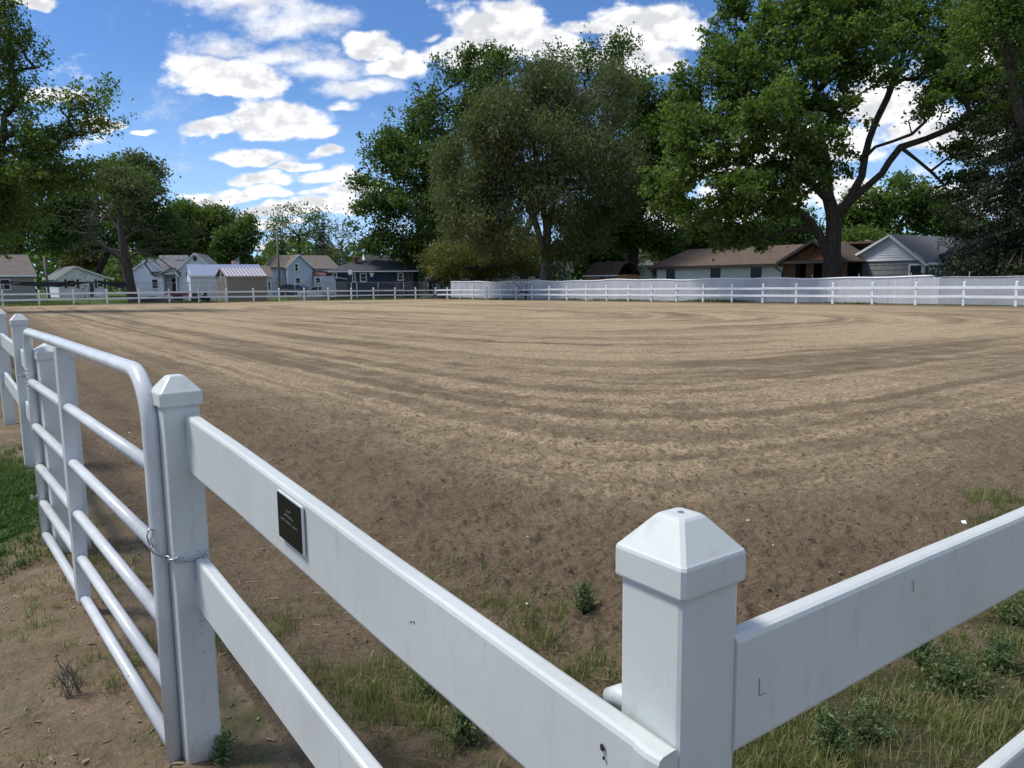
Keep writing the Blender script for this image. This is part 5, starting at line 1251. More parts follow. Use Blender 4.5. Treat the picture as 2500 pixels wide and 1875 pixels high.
# porch gable on the right end
xa0, xa1 = X(1915), X(2064); xm = X(1992); zg = zr-.05; ze2 = h.z_at(1950, 640)
mb = MB(); n_ = 7
for i in range(n_):
    z0_, z1_ = ze2+.12+(zg-ze2-.25)*i/n_, ze2+.12+(zg-ze2-.25)*(i+1)/n_; f0, f1 = i/n_, (i+1)/n_
    MB().poly([h.P(xa0+(xm-xa0)*f0+.25, -.35+.01*(i % 2), z0_+.012), h.P(xa1-(xa1-xm)*f0-.25, -.35+.01*(i % 2), z0_+.012), h.P(xa1-(xa1-xm)*f1-.25, -.35, z1_), h.P(xa0+(xm-xa0)*f1+.25, -.35, z1_)], h.ey*.06).build('gable_board', M_orange, h.t)
MB().tube([h.P(X(1984)+.02, -.40, ze2+1.15), h.P(X(1988)+.15, -.42, ze2+1.3), h.P(X(1991)+.15, -.42, ze2+.95), h.P(X(1986), -.40, ze2+.65)], .045, 6).build('wall_ornament', M_dtrim, h.t)
for sgn, xe in ((-1, xa0-.3), (1, xa1+.5)):
    ze_ = ze2-.02
    h.slab('roof', M_rbrown, [(xe, -.75, ze_), (xm, -.75, zg+.12), (xm, D_/2, zg+.12), (xe, D_/2, ze_)][::sgn], .12)
    MB().beam(h.P(xe, -.79, ze_-.08), h.P(xm, -.79, zg+.03), .05, .22).build('bargeboard', M_dtrim, h.t)
h.box('beam', M_dtrim, xa0-.2, xa1+.2, -.75, -.3, ze2-.14, ze2+.1)
h.box('wall', M_shade, xw, x1, 1.8, D_, 0, ze2-.1)  # black backing: shade behind the board gaps put into its colour
nb = 24
for i in range(nb):
    xa, xb = xw+(x1-xw)*i/nb, xw+(x1-xw)*(i+1)/nb
    if 5 <= i <= 8 or 12 <= i <= 14: continue
    h.box('wall_board', M_orange, xa+.012, xb-.012, .02-.012*(i % 2), .08, 0, ze2-.12)
h.box('door', M_shade, X(1934), X(1950), .1, .15, 0, ze2-.12)  # black panel painted as a shaded opening in the boards
for a_, b_ in ((1629, 1646), (1737, 1757), (1835, 1857)): h.window(X(a_), X(b_), h.z_at(a_, 694), h.z_at((a_+b_)/2, 657-(a_-1629)*.028), fw=.07, frame=M_dtrim, mull=False)
for px in (1600, 1906):
    x_ = X(px)+.1; MB().tube([h.P(x_-.25, -ov-.05, ze-.3), h.P(x_-.2, -ov+.05, ze-.45), h.P(x_+.05, -.09, ze-.75), h.P(x_+.05, -.09, .1)], .05, 6).build('downpipe', M_dtrim, h.t)
# S: white gable and grey shake house
h = HB('house', 'white gabled house with grey shake walls right of the huge maple', 'house', (2062, 60), (2250, 55.2))
X = h.x_at; x1 = h.W; ze = h.z_at(2072, 638); za = h.z_at(2172, 575); f_ = X(2172)/x1; D_ = 10
h.box('wall', M_gshake, .04, x1-.04, .04, D_, -.1, ze-.05)
k_ = int(round(ze/.36)); h.lap('shake', M_gshake, (0, 0), (x1, 0), 0, ze, course=.36, pieces=True, lip=.03)
h.lap('gable', M_wside, (0, -.06), (x1, -.06), ze+.02, ze+.03, apex=(f_, za), course=.17, pieces=True, lip=.045)
h.gable_roof(0, x1, 0, D_, ze, za+.08, 'y', M_rgrey, apex=f_, over=.45, gov=.35)
h.box('frieze', M_trim, -.02, x1+.02, -.11, -.04, ze-.06, ze+.04)
h.window(X(2067), X(2086), h.z_at(2075, 668), h.z_at(2075, 648), fw=.08); h.window(X(2256)-1., X(2256)-.2, .7, h.z_at(2240, 648), fw=.12)
h.box('lamp', M_trim, X(2137)-.06, X(2137)+.06, -.2, -.06, h.z_at(2137, 606), h.z_at(2137, 602))
h.box('downpipe', M_trim, -.12, -.04, -.1, -.02, 0, ze-.3)
# its wing to the right
h2 = HB('house', 'grey-walled wing with white bay windows half hidden by the spruce', 'house', (2252, 50.5), (2432, 46.5)); X2 = h2.x_at; z2 = h2.z_at(2340, 634)
h2.core(M_gshake, 0, h2.W, 1.2, 8, z2); h2.lap('shake', M_gshake, (0, 1.2), (h2.W, 1.2), 0, z2, course=.33, pieces=True)
h2.gable_roof(0, h2.W, 1.2, 10, z2, h2.z_at(2300, 576, y=5), 'x', M_rgrey)
h2.window(X2(2326, 1.2), X2(2336, 1.2), .9, h2.z_at(2330, 644), y=1.2, fw=.07)
for a_, b_ in ((2258, 2268), (2272, 2284)): h2.window(X2(a_, 1.2), X2(b_, 1.2), .9, h2.z_at(2330, 646), y=1.2, fw=.08)
h2.box('bay', M_trim, X2(2362), X2(2430), .3, 1.3, 0, z2-.1)
for a_, b_ in ((2368, 2373), (2378, 2391), (2396, 2402), (2411, 2422)): h2.window(X2(a_, .3), X2(b_, .3), .9, h2.z_at(2380, 645), y=.3, fw=.06)
h3 = HB('house', 'cream white lap-sided house at the right edge behind the spruce', 'house', (2434, 47), (2640, 44)); z3 = h3.z_at(2470, 632)
h3.core(M_wside, 0, h3.W, 0, 6, z3); h3.lap('siding', M_wside, (0, 0), (h3.W, 0), 0, z3, course=.18); h3.gable_roof(0, h3.W, 0, 6, z3, z3+1.6, 'x', M_rgrey); h3.window(h3.x_at(2468), h3.x_at(2494), h3.z_at(2480, 656), h3.z_at(2480, 642), fw=.06)
# second small gable with chimney behind S
h = HB('house', 'smaller white gable with brick chimney peeking behind the white gabled house', 'house', (2048, 71), (2112, 69)); X = h.x_at; ze = h.z_at(2050, 622); za = h.z_at(2086, 595)
h.core(M_wside, 0, h.W, 0, 8, ze); h.lap('siding', M_wside, (0, 0), (h.W, 0), 0, ze, apex=(.58, za), course=.2); h.gable_roof(0, h.W, 0, 8, ze, za+.05, 'y', M_rgrey, apex=.58)
h.slab('roof', M_rgrey, [(X(2086), 4, za), (X(2150), 4, za), (X(2150), .6, ze+.1), (X(2086), .6, ze+.1)])
h.box('chimney', M_brick, X(2105, 1), X(2119, 1), .9, 1.5, ze-.2, h.z_at(2112, 588, y=1)); h.box('chimney_cap', MATS['concrete_grey'], X(2107, 1), X(2117, 1), 1., 1.4, h.z_at(2112, 588, y=1), h.z_at(2112, 586, y=1))

# ------------------------------------------------------------------ poles, flag, hoop, trailer, cars, yard things
M_pole = mat('weathered_pole_wood', rough=.9, fn=varied((.20,.175,.145), (.13,.115,.095), 4, stretch=(3, 3, .5)))
def pole(label, pb, pt, Y, r, lamp=False):
    b_ = at_y(pb[0], 700, Y); t_ = at_y(pt[0], pt[1], Y); z0 = float(gz0(b_[0], b_[1])); root = thing('utility_pole', label, 'pole', (b_[0], b_[1], z0))
    b_[2] = z0-.2; MB().tube([b_, t_], [r, r*.72], 10).build('pole', M_pole, root, smooth=True)
    if lamp:
        a_ = at_y(679, 596, Y); c_ = at_y(676, 586, Y); d_ = at_y(669, 584, Y)
        MB().tube([a_, c_, d_], .035, 6).build('lamp_arm', M_zinc, root); mb = MB(); mb.tube([d_+(.05, 0, 0), d_-(.25, 0, .02), d_-(.45, 0, .06)], [.05, .10, .06], 8); mb.build('lamp_head', M_trim, root, smooth=True)
        x_ = at_y(675, 566, Y); MB().tube([x_, x_+(-.3, 0, .12)], .03, 5).build('insulator', M_trim, root)
    return t_
T1 = pole('tall wooden utility pole with lamp arm before the light blue house', (682, 0), (676, 563), 93, .17, True)
T2 = pole('leaning wooden utility pole right of the grey-sided house', (118, 0), (107, 625), 88, .17)
def wire(label, a, b, sag, r=.012):
    t_ = thing('power_line', label, 'wire', tuple((np.array(a)+b)/2)); n_ = 24
    MB().tube([np.array(a)*(1-i/n_)+np.array(b)*i/n_-np.array([0, 0, 4*sag*(i/n_)*(1-i/n_)]) for i in range(n_+1)], r, 4).build('wire', M_cloth, t_)
wire('upper thin power line running left from the lamp pole', T1, at_y(-200, 590, 110), 1.2)
wire('lower thin power line running left from the lamp pole', T1-(0, 0, 1.9), T2-(0, 0, .3), .7)
wire('service wire dropping from the lamp pole to the light blue house', T1-(0, 0, .5), at_y(750, 648, 131), .8)
# flag
fb = at_y(584, 650, 88); z0 = float(gz0(fb[0], fb[1])); ft = at_y(583, 627, 88); root = thing('flag', 'small American flag flying from a thin pole above the taupe shed', 'flag', (fb[0], fb[1], z0))
MB().tube([(fb[0], fb[1], z0), (fb[0], fb[1], ft[2]), ], .025, 8).build('flag_pole', M_zinc, root)
M_fr, M_fw, M_fb = mat('flag_red', (.45, .04, .05), .7), mat('flag_white', (.75, .75, .75), .7), mat('flag_blue', (.03, .05, .22), .7)
def flag_pt(u_, v_): # u along fly (left), v down
    return np.array([fb[0]-.03-u_*.80, fb[1]+.10*math.sin(u_*6), ft[2]-.15-v_*.72-u_*.30+.05*math.sin(u_*7)])
for i in range(13):
    u0 = .4 if i < 7 else 0; k_ = 8
    for (a_, b_, m_) in ((u0, 1, M_fr if i % 2 == 0 else M_fw),):
        Vv = []; 
        for j in range(k_+1):
            u_ = a_+(b_-a_)*j/k_; Vv += [flag_pt(u_, i/13), flag_pt(u_, (i+1)/13)]
        MB().add(Vv, [(2*j, 2*j+1, 2*j+3, 2*j+2) for j in range(k_)]).build('stripe', m_, root, fixn=False)
Vv = []
for j in range(5): Vv += [flag_pt(.4*j/4, 0), flag_pt(.4*j/4, 7/13)]
MB().add(Vv, [(2*j, 2*j+1, 2*j+3, 2*j+2) for j in range(4)]).build('canton', M_fb, root, fixn=False)
# white stars on the blue field
st = MB()
for i in range(9):
    for j in range(6 if i % 2 == 0 else 5):
        u_ = .4*((j+.5)/6 if i % 2 == 0 else (j+1)/6); v_ = 7/13*(i+.5)/9; c_ = flag_pt(u_, v_)+np.array([0, -.006, 0]); s_r = .017
        st.poly([c_+np.array([(s_r if q_ % 2 == 0 else s_r*.42)*math.sin(q_*math.pi/5), 0, (s_r if q_ % 2 == 0 else s_r*.42)*math.cos(q_*math.pi/5)]) for q_ in range(10)], (0, -.002, 0))
st.build('star', M_fw, root)['kind'] = 'stuff'
# basketball hoop
h = HB('basketball_hoop', 'white fan-shaped basketball backboard on a thin pole before the navy house', 'basketball hoop', (851, 86), (861.5, 86)); W_ = h.W; zc = h.z_at(856, 665); R_ = W_/2
MB().poly([h.P(W_/2+R_*math.cos(a)*(1 if math.sin(a) > 0 else .9), 0, zc+R_*1.25*math.sin(a)) for a in np.linspace(0, 2*math.pi, 19)[:-1]], h.ey*.04).build('backboard', M_trim, h.t)
MB().tube([h.P(W_*.55, .1, 0), h.P(W_*.55, .1, zc-.2), h.P(W_*.5, .04, zc)], .05, 8).build('pole', M_barkD, h.t)
MB().tube([h.P(W_/2+.23*math.cos(a), -.28+.23*math.sin(a), zc-R_*.8) for a in np.linspace(0, 2*math.pi, 15)], .012, 5, cap=False).build('rim', M_rmet, h.t)
h = HB('basketball_hoop', 'small hoop with net fixed under the navy house eave', 'basketball hoop', (906, 91.2), (913, 91.2)); zc = h.z_at(909, 667)
MB().tube([h.P(h.W/2+.23*math.cos(a), -.25+.23*math.sin(a), zc) for a in np.linspace(0, 2*math.pi, 15)], .015, 5, cap=False).build('rim', M_trim, h.t)
mb = MB()
for i in range(10):
    a = i*math.pi/5; mb.tube([h.P(h.W/2+.22*math.cos(a), -.25+.22*math.sin(a), zc), h.P(h.W/2+.1*math.cos(a+.5), -.25+.1*math.sin(a+.5), zc-.42)], .012, 4)
mb.build('net', M_trim, h.t)['kind'] = 'stuff'
# curved grey trailer / shelter
h = HB('arched_shelter', 'grey metal shelter with rounded silver roof before the navy house', 'shelter', (784, 82), (848, 82.5)); zt2 = h.z_at(800, 675); zs2 = h.z_at(800, 683); L = h.W
prof = [(0, .2), (0, zs2)]+[(L*.5*(1-math.cos(a)), zs2+(zt2-zs2)*math.sin(a)) for a in np.linspace(.2, math.pi-.5, 10)]+[(L, zs2-.25), (L, .2)]
MB().poly([h.P(x*.57, 0, z) for x, z in prof], h.ey*3.2).build('side', M_carport, h.t)
mb = MB(); n_ = 10; Vv = []
for i in range(n_+1):
    a = math.pi*.5*i/n_; x = L*(.02+.98*i/n_); z = zs2+(zt2-zs2)*math.cos(a*.95); Vv += [h.P(x, -.06, z+.05), h.P(x, 3.3, z+.05), h.P(x, 3.3, z), h.P(x, -.06, z)]
mb.add(Vv, [(4*i+a, 4*i+4+a, 4*i+4+(a+1) % 4, 4*i+(a+1) % 4) for i in range(n_) for a in range(4)]+[(0, 1, 2, 3), (4*n_+3, 4*n_+2, 4*n_+1, 4*n_)]).build('roof', mat('silver_sheet', (.62, .66, .72), .3, metal=.4), h.t)
h.box('rear', mat('dark_green_panel', (.09, .11, .11), .6), L*.575, L*.97, .1, 3, .2, zs2-.35); h.box('hitch', M_trim, L*.3, L*.55, -.6, -.1, .25, .45)
for f in (.15, .42): c_ = h.P(L*f, -.12, .3); MB().tube([c_, c_+h.ey*.15], .3, 14).build('wheel', M_cloth, h.t)

def car(label, px, Y, ang, paint, suv, L=4.7):
    b_ = at_y(px, 700, Y); z0 = float(gz0(b_[0], b_[1])); o = np.array([b_[0], b_[1], z0]); root = thing('parked_car', label, 'car', tuple(o), 'cars parked before the light blue house')
    ex = np.array([math.cos(ang), math.sin(ang), 0]); ey = np.array([-math.sin(ang), math.cos(ang), 0]); wd = .88 if suv else .85
    P = lambda x, y, z: o+ex*x+ey*y+np.array([0, 0, z])
    if suv: prof = [(-2.3,.35,1),(-2.35,.75,1),(-2.25,1.05,.96),(-1.9,1.15,.95),(-.4,1.2,.93),(2.2,1.15,.93),(2.33,.8,.97),(2.3,.35,1)]; cab = [(-1.25,1.16,.90),(-.45,1.62,.74),(.9,1.72,.72),(1.9,1.64,.72),(2.2,1.14,.86)]
    else: prof = [(-2.25,.3,1),(-2.32,.62,1),(-2.1,.82,.95),(-1.0,.92,.93),(1.4,.95,.93),(2.15,.92,.94),(2.3,.7,.97),(2.25,.3,1)]; cab = [(-1.1,.91,.88),(-.3,1.36,.68),(.8,1.42,.66),(1.35,1.30,.68),(1.95,.93,.84)]
    def shell(pf, m_, name, parent=root):
        n = len(pf); Vv = [P(x, -wd*k, z) for x, z, k in pf]+[P(x, wd*k, z) for x, z, k in pf]
        F = [tuple(range(n)), tuple(range(2*n-1, n-1, -1))]+[(i, n+i, n+(i+1) % n, (i+1) % n) for i in range(n)]
        return MB().add(Vv, F).build(name, m_, parent)
    body = shell(prof, paint, 'body'); shell(cab, M_glass, 'window')
    rf = [(x, z, k) for x, z, k in cab[1:4]]; Vv = [P(x, sg*wd*k*1.01, z+.012) for sg in (-1, 1) for x, z, k in rf]+[P(x, sg*wd*k*1.01, z-.05) for sg in (-1, 1) for x, z, k in rf]
    MB().add(Vv, [(0,1,4,3),(1,2,5,4),(0,6,7,1),(1,7,8,2),(3,4,10,9),(4,5,11,10),(0,3,9,6),(2,8,11,5)]).build('roof', paint, root)
    for sg in (-1, 1):
        for i_ in (0, 1, 3): a_, c_ = cab[min(i_, 3)], cab[min(i_+1, 4)]; MB().beam(P(a_[0], sg*wd*a_[2]*1.005, a_[1]), P(c_[0], sg*wd*c_[2]*1.005, c_[1]), .05, .07).build('pillar', paint, root) if i_ != 1 else MB().beam(P(.3, sg*wd*.93, prof[4][1]), P(.35, sg*wd*.715, cab[2][1]-.03), .05, .07).build('pillar', paint, root)
        for x in (-1.45, 1.4):
            w_ = MB().tube([P(x, sg*(wd-.16), .34), P(x, sg*(wd+.02), .34)], .34, 18).build('wheel', M_cloth, root); MB().tube([P(x, sg*(wd+.0), .34), P(x, sg*(wd+.035), .34)], .2, 14).build('rim', M_zinc, w_)
        MB().box(P(-2.27, sg*.62, .72 if suv else .66), (.1, .35, .16), ang).build('headlight', M_trim, root)
        MB().box(P(2.28, sg*.66, .85 if suv else .74), (.08, .28, .16), ang).build('taillight', mat('red_lens', (.35, .02, .02), .2), root)
        MB().box(P(-.95, sg*(wd+.08), 1.12 if suv else .95), (.1, .16, .12), ang).build('mirror', paint, root)
    MB().box(P(-2.33, 0, .55), (.06, 1.1, .2), ang).build('grille', M_glass, root)
car('dark blue-grey SUV parked before the light blue house', 727, 104, math.radians(168), mat('dark_blue_car_paint', (.03, .045, .075), .25, metal=.3), True)
car('white sedan parked half behind the grey arched shelter', 772, 101, math.radians(8), mat('white_car_paint', (.72, .74, .76), .25), False)

# odds and ends in the yards
def bench(label, px, Y, w_):
    h = HB('garden_bench', label, 'bench', (px, Y), (px+w_, Y)); L = h.W
    h.box('seat', M_trim, 0, L, -.45, 0, .42, .47); 
    for i in range(4): h.box('back_slat', M_trim, 0, L, -.02, .02, .55+.12*i, .62+.12*i)
    for x in (0, L-.06):
        for y in (-.45, -.06): h.box('leg', M_trim, x, x+.06, y, y+.06, 0, .42 if y < -.2 else 1.)
bench('long white garden bench left of the cottage steps', 150, 97, 34); bench('short white garden bench right of the cottage door', 196, 97, 20); bench('white slatted bench near the gnarled tree', 230, 92, 20)
M_redp = mat('dull_red_paint', (.20, .035, .03), .6)
h = HB('utility_trailer', 'low dull red utility trailer before the white garage', 'trailer', (424, 76), (461, 76)); h.box('bed', M_redp, 0, h.W, -1, 0, .55, .85)
for x in (.2, .5, .8): h.box('stake', M_dtrim, h.W*x, h.W*x+.06, -1.03, -.97, .1, .75)
for f in (.35, .65): c_ = h.P(h.W*f, -1.1, .32); MB().tube([c_, c_+h.ey*.2], .32, 14).build('wheel', M_cloth, h.t)
h = HB('lawn_mower', 'dark riding mower parked beside the white garage wall', 'mower', (472, 73), (512, 73)); W_ = h.W
h.box('deck', M_dtrim, .1, W_*.9, -.7, 0, .2, .42); h.box('hood', mat('dark_green_paint', (.03, .06, .03), .4), .05, W_*.4, -.55, -.1, .42, .85); MB().poly([h.P(W_*.55, -.5, .45), h.P(W_*.8, -.5, .45), h.P(W_*.88, -.5, 1.0), h.P(W_*.78, -.5, 1.0), h.P(W_*.7, -.5, .6), h.P(W_*.55, -.5, .6)], h.ey*.4).build('seat', M_cloth, h.t)
MB().tube([h.P(W_*.45, -.35, .6), h.P(W_*.5, -.35, 1.05)], .03, 6).build('steering_column', M_cloth, h.t)
for x in (.15, .8):
    for y in (-.8, .02): c_ = h.P(W_*x, y, .25); MB().tube([c_, c_+h.ey*.14], .25, 12).build('wheel', M_cloth, h.t)
h = HB('bucket', 'white bucket standing by the taupe shed corner', 'bucket', (520, 72.5), (528, 72.5)); MB().lathe(h.P(h.W/2, 0, 0), [(.12, 0), (.15, .36), (.16, .38), (.14, .38)], 14).build('pail', M_trim, h.t, smooth=True)
MB().tube([h.P(h.W/2+.15*math.cos(a), 0, .36+.14*math.sin(a)) for a in np.linspace(0, math.pi, 9)], .006, 4).build('handle', M_zinc, h.t)
h = HB('barrel_grill', 'black barrel grill on legs beside the two parked cars', 'grill', (690, 96), (704, 96)); c_ = h.P(h.W/2, 0, .85); MB().tube([c_-h.ex*.5, c_+h.ex*.5], .27, 14).build('drum', M_cloth, h.t)
for x in (-.4, .4):
    for y in (-.2, .2): MB().beam(c_+h.ex*x+h.ey*y-(0, 0, .85), c_+h.ex*x+h.ey*y*.6, .04, .04).build('leg', M_cloth, h.t)
h = HB('traffic_cone', 'small white and orange cone by the rightmost fence post', 'cone', (2487, 40.5), (2495, 40.5)); c_ = h.P(h.W/2, 0, 0); MB().box(c_+(0, 0, .012), (.2, .2, .025), 0).build('base', mat('cone_orange', (.65, .20, .04), .6), h.t); MB().lathe(c_, [(.075, .025), (.05, .10)], 14).build('cone', mat('cone_orange'), h.t); MB().lathe(c_, [(.0495, .102), (.02, .20), (.008, .205)], 14).build('sleeve', M_trim, h.t)

# ------------------------------------------------------------------ grass, weeds and litter
def grass_mat(name, c1, c2, c3):
    return leaf_mat(name, c1, c2, c3, .3, .5)
M_grass = grass_mat('meadow_grass', (.085,.125,.028), (.15,.185,.055), (.32,.28,.14))
M_lush = grass_mat('lush_grass', (.035,.095,.012), (.055,.125,.018), (.09,.15,.03))
M_weed = grass_mat('feathery_weed', (.070,.115,.040), (.100,.145,.055), (.16,.19,.085))
M_straw = mat('dry_straw', (.38, .30, .18), .8, varied((.42,.33,.20), (.26,.19,.12), 20))
def blades(name, P, h, m_, lean=.5, w=.0028, label=None, seg=2, dead=.2):
    """P (n,2) roots; h (n,) heights; curved tapering blades"""
    n = len(P); z = gz(P[:, 0], P[:, 1])-.004; az_ = rng.uniform(0, 2*math.pi, n); ln = np.abs(rng.normal(lean, .3, n)); d = np.stack([np.cos(az_), np.sin(az_)], 1)
    sd_ = np.stack([-d[:, 1], d[:, 0]], 1); ww = w*rng.uniform(.7, 1.4, n)
    Vs = []
    for i in range(seg+1):
        t = i/seg; hh = h*(t-.25*ln*t*t*np.minimum(ln, 1.4)); off = h*ln*t*t*.75; x = P+d*off[:, None]; wt_ = ww*(1-t**1.5)*.5
        if i < seg:
            for sg in (-1, 1): Vs.append(np.stack([x[:, 0]+sd_[:, 0]*wt_*sg, x[:, 1]+sd_[:, 1]*wt_*sg, z+hh], 1))
        else: Vs.append(np.stack([x[:, 0], x[:, 1], z+hh], 1))
    Vv = np.stack(Vs, 1); k = Vv.shape[1]; base = (np.arange(n)*k)[:, None]
    F = [base+np.array([0, 1, 3, 2])+2*i for i in range(seg-1)]; quads = np.concatenate(F, 0); tri = base+np.array([2*seg-2, 2*seg-1, 2*seg])
    loops = np.concatenate([quads.ravel(), tri.ravel()]); tot = np.concatenate([np.full(len(quads), 4), np.full(len(tri), 3)]); st = np.concatenate([[0], np.cumsum(tot)[:-1]])
    rn = np.where(rng.random(n) < dead, rng.uniform(.75, 1, n), rng.uniform(0, .62, n))
    me = mesh_from(name, Vv.reshape(-1, 3), loops, st, tot, m_, attr={'rnd': np.repeat(rn, k)})
    o = link_mesh(name, me); o['kind'] = 'stuff'
    if label: o['label'] = label; o['category'] = 'grass'
    return o
def scatter(n, fn, box):
    out = []; 
    while sum(map(len, out)) < n:
        p_ = np.stack([rng.uniform(box[0], box[1], n), rng.uniform(box[2], box[3], n)], 1)
        out.append(p_[rng.random(n) < fn(p_[:, 0], p_[:, 1])])
        if len(out) > 60: break
    return np.vstack(out)[:n]
def view_ok(x, y, m_=.85): return (y > .55) & (np.abs(x) < y*m_+.5)
# tufts: clump centres first, then blades round each
def tufts(n_t, dens, box, per, spread):
    c_ = scatter(n_t, dens, box); k = rng.integers(per[0], per[1], len(c_)); idx = np.repeat(np.arange(len(c_)), k)
    sp = rng.uniform(.5, 1.5, len(c_))[idx]*spread
    return c_[idx]+rng.normal(0, 1, (len(idx), 2))*sp[:, None], (rng.uniform(.5, 1.25, len(c_)))[idx]
def d_right(x, y):      # grassy strip inside the right hand rail
    a, b = ab(x, y); pt = fbm(x*2.2, y*2.2, 3, 55)
    return np.where(view_ok(x, y), sstep(1.05+1.0*(fbm(x*1.6, y*1.6, 3, 3)-.5)*2-a, -.15, .5)*(a > -.75)*sstep(b, -.25, .3)*np.clip(.55+2.4*(pt-.42), .12, 1)*np.exp(-np.hypot(x, y)/4.5), 0)
P_, s_ = tufts(3400, d_right, (-.4, 6, .6, 6), (16, 34), .026)
blades('grass_tufts', P_, s_*rng.uniform(.025, .095, len(P_)), M_grass, lean=.75, label='rough grass growing inside the right hand rails', dead=.42)
def d_corner(x, y):
    a, b = ab(x, y); pt = fbm(x*2.6, y*2.6, 3, 66)
    return np.where(view_ok(x, y), sstep(1.35-b, -.2, .6)*sstep(2.6-a, -.7, 1.2)*(b > -.1)*(a > -.3)*np.clip((pt-.46)*5, 0.02, 1), 0)
P_, s_ = tufts(1000, d_corner, (-1.6, 2, .8, 4.5), (10, 30), .024)
blades('corner_grass', P_, s_*rng.uniform(.03, .11, len(P_)), M_grass, lean=.6, label='grass tufts in the dirt behind the nearest left rails', dead=.25)
def d_out(x, y):
    a, b = ab(x, y); pt = fbm(x*2.4, y*2.4, 3, 88)
    return np.where(view_ok(x, y, 1.) & (b < -.05), np.clip((pt-.50)*6, .015, 1)*.8, 0)
P_, s_ = tufts(820, d_out, (-5.5, .2, .9, 7), (8, 26), .022)
blades('path_grass', P_, s_*rng.uniform(.02, .075, len(P_)), M_grass, lean=.7, label='sparse grass tufts on the trodden dirt outside the gate', dead=.22)
def d_lush(x, y): return np.where(view_ok(x, y, 1.1), np.exp(-(((x+3.72+.55*(y-5.4))/.36)**2+((y-5.2)/1.1)**2)**1.5), 0)
P_, s_ = tufts(700, d_lush, (-6, -1, 2.5, 8), (18, 34), .03)
blades('lush_grass', P_, s_*rng.uniform(.03, .07, len(P_)), M_lush, lean=.8, w=.005, label='bright green clover patch outside the gate at the left edge', dead=.02)
def d_in(x, y):
    a, b = ab(x, y); return np.where(view_ok(x, y) & (a > .4) & (b > .2), .02+.6*np.exp(-(np.minimum(a, b)/.6)), 0)*np.where(fbm(x*3, y*3, 2, 99) > .5, 1, .1)
P_, s_ = tufts(130, d_in, (-4, 7, 1.5, 8), (6, 20), .022)
blades('stray_grass', P_, s_*rng.uniform(.025, .07, len(P_)), M_grass, lean=.9, label='stray grass sprigs dotted over the raked soil', dead=.55)
# verge of taller weeds along the far fences
def verge(name, p0, d, L, off, n, hh, m_, label, w_=.03, sp=.35):
    t = rng.uniform(0, L, n); k = fbm(t*.35, t*0, 3, 12); keep = rng.random(n) < np.clip((k-.35)*4, .1, 1); t = t[keep]
    P2 = p0+d*t[:, None]+np.outer(rng.normal(0, sp, len(t))+off[0], off[1]); blades(name, P2, rng.uniform(.3, 1, len(t))*hh*np.clip(.4+(k[keep]-.4)*3, .3, 1.6), m_, lean=.4, w=w_, label=label, dead=.15)
verge('fence_weeds', S0, U, 66, (-.45, V_), 9000, .22, M_weed, 'dark weeds along the foot of the slatted fence', .03, .28)
verge('rail_grass', FC, -V_, 42, (.5, -U), 7000, .20, M_grass, 'grass fringe under the far left rail fence', .03, .5)
verge('yard_grass', FC-U*6, -V_, 44, (3.2, -U), 9000, .16, M_lush, 'lawn grass between the rail fence and the houses', .05, 2.6)
# feathery weeds: separate plants
def weed(x, y, hgt, spread, n_st, label, group='feathery green weeds by the nearest rails', m_=None, dry=False):
    z0 = gzs(x, y); root = thing('weed', label, 'weed', (x, y, z0), group if label is None or group else None); C = []; mb = MB(); r_ = rng
    for i in range(n_st):
        a = r_.uniform(0, 2*math.pi); ln = abs(r_.normal(0, spread)); top = np.array([x+math.cos(a)*ln, y+math.sin(a)*ln, z0+hgt*r_.uniform(.55, 1.1)]); b_ = np.array([x+r_.normal(0, .02), y+r_.normal(0, .02), z0-.01])
        pts_ = [b_*(1-t)+top*t+np.array([0, 0, .12*hgt])*4*t*(1-t)*.5 for t in (0, .35, .7, 1)]; mb.tube(pts_, [.0022, .0018, .0014, .0008], 3, cap=False)
        if not dry:
            t = r_.uniform(.15, 1.05, 42)[:, None]; q_ = b_*(1-t)+top*t; C.append(q_+r_.normal(0, 1, (42, 3))*.014*(1.2-t*.6)+(0, 0, .01))
        else:
            for k_ in range(3):
                s0_ = pts_[1]*(1-k_*.3)+pts_[3]*k_*.3; mb.tube([s0_, s0_+r_.normal(0, .02, 3)+(0, 0, .03)], [.0012, .0006], 3, cap=False)
    mb.build('stem', M_weed if not dry else M_twig, root)['kind'] = 'stuff'
    if not dry:
        me = leaves_mesh('leaves', np.vstack(C), .018, m_ or M_weed, asp=.35, hang=0, upbias=.2); me.transform(Matrix.Translation(Vector(-WL[root.name]))); link_mesh('leaves', me, root)
    return root
GW = 'feathery green weeds by the nearest rails'
def wp(px, py): q_ = at_z(px*K, py*K, -.03); return q_[0], q_[1]
for px, py, hg, sp, ns, lb in [(1262, 1322, .13, .07, 26, 'grey-green feathery weed just left of the corner post cap'), (1000, 1595, .13, .07, 22, 'feathery weed showing under the nearest left rail'), (930, 1500, .10, .06, 14, 'smaller feathery weed beside the lower left rail'),
    (1790, 1600, .13, .10, 30, 'feathery weed right of the corner post at the bottom'), (2050, 1480, .13, .13, 42, 'wide feathery weed patch below the right rail'), (1990, 1420, .11, .10, 28, 'feathery weed touching the lower edge of the right rail'), (2160, 1440, .12, .10, 30, 'feathery weed by the right edge below the rail'),
    (2180, 1330, .11, .09, 22, 'farther feathery weed at the right edge of the picture'), (1880, 1590, .10, .08, 20, 'low feathery weed above the lower right rail'), (480, 1640, .07, .04, 9, 'tiny green weed at the foot of the latch post')]:
    x, y = wp(px, py); weed(x, y, hg, sp, ns, lb, GW)
x, y = wp(150, 1500); weed(x, y, .14, .06, 16, 'thin dry brownish weed in the dirt outside the gate', None, dry=True)
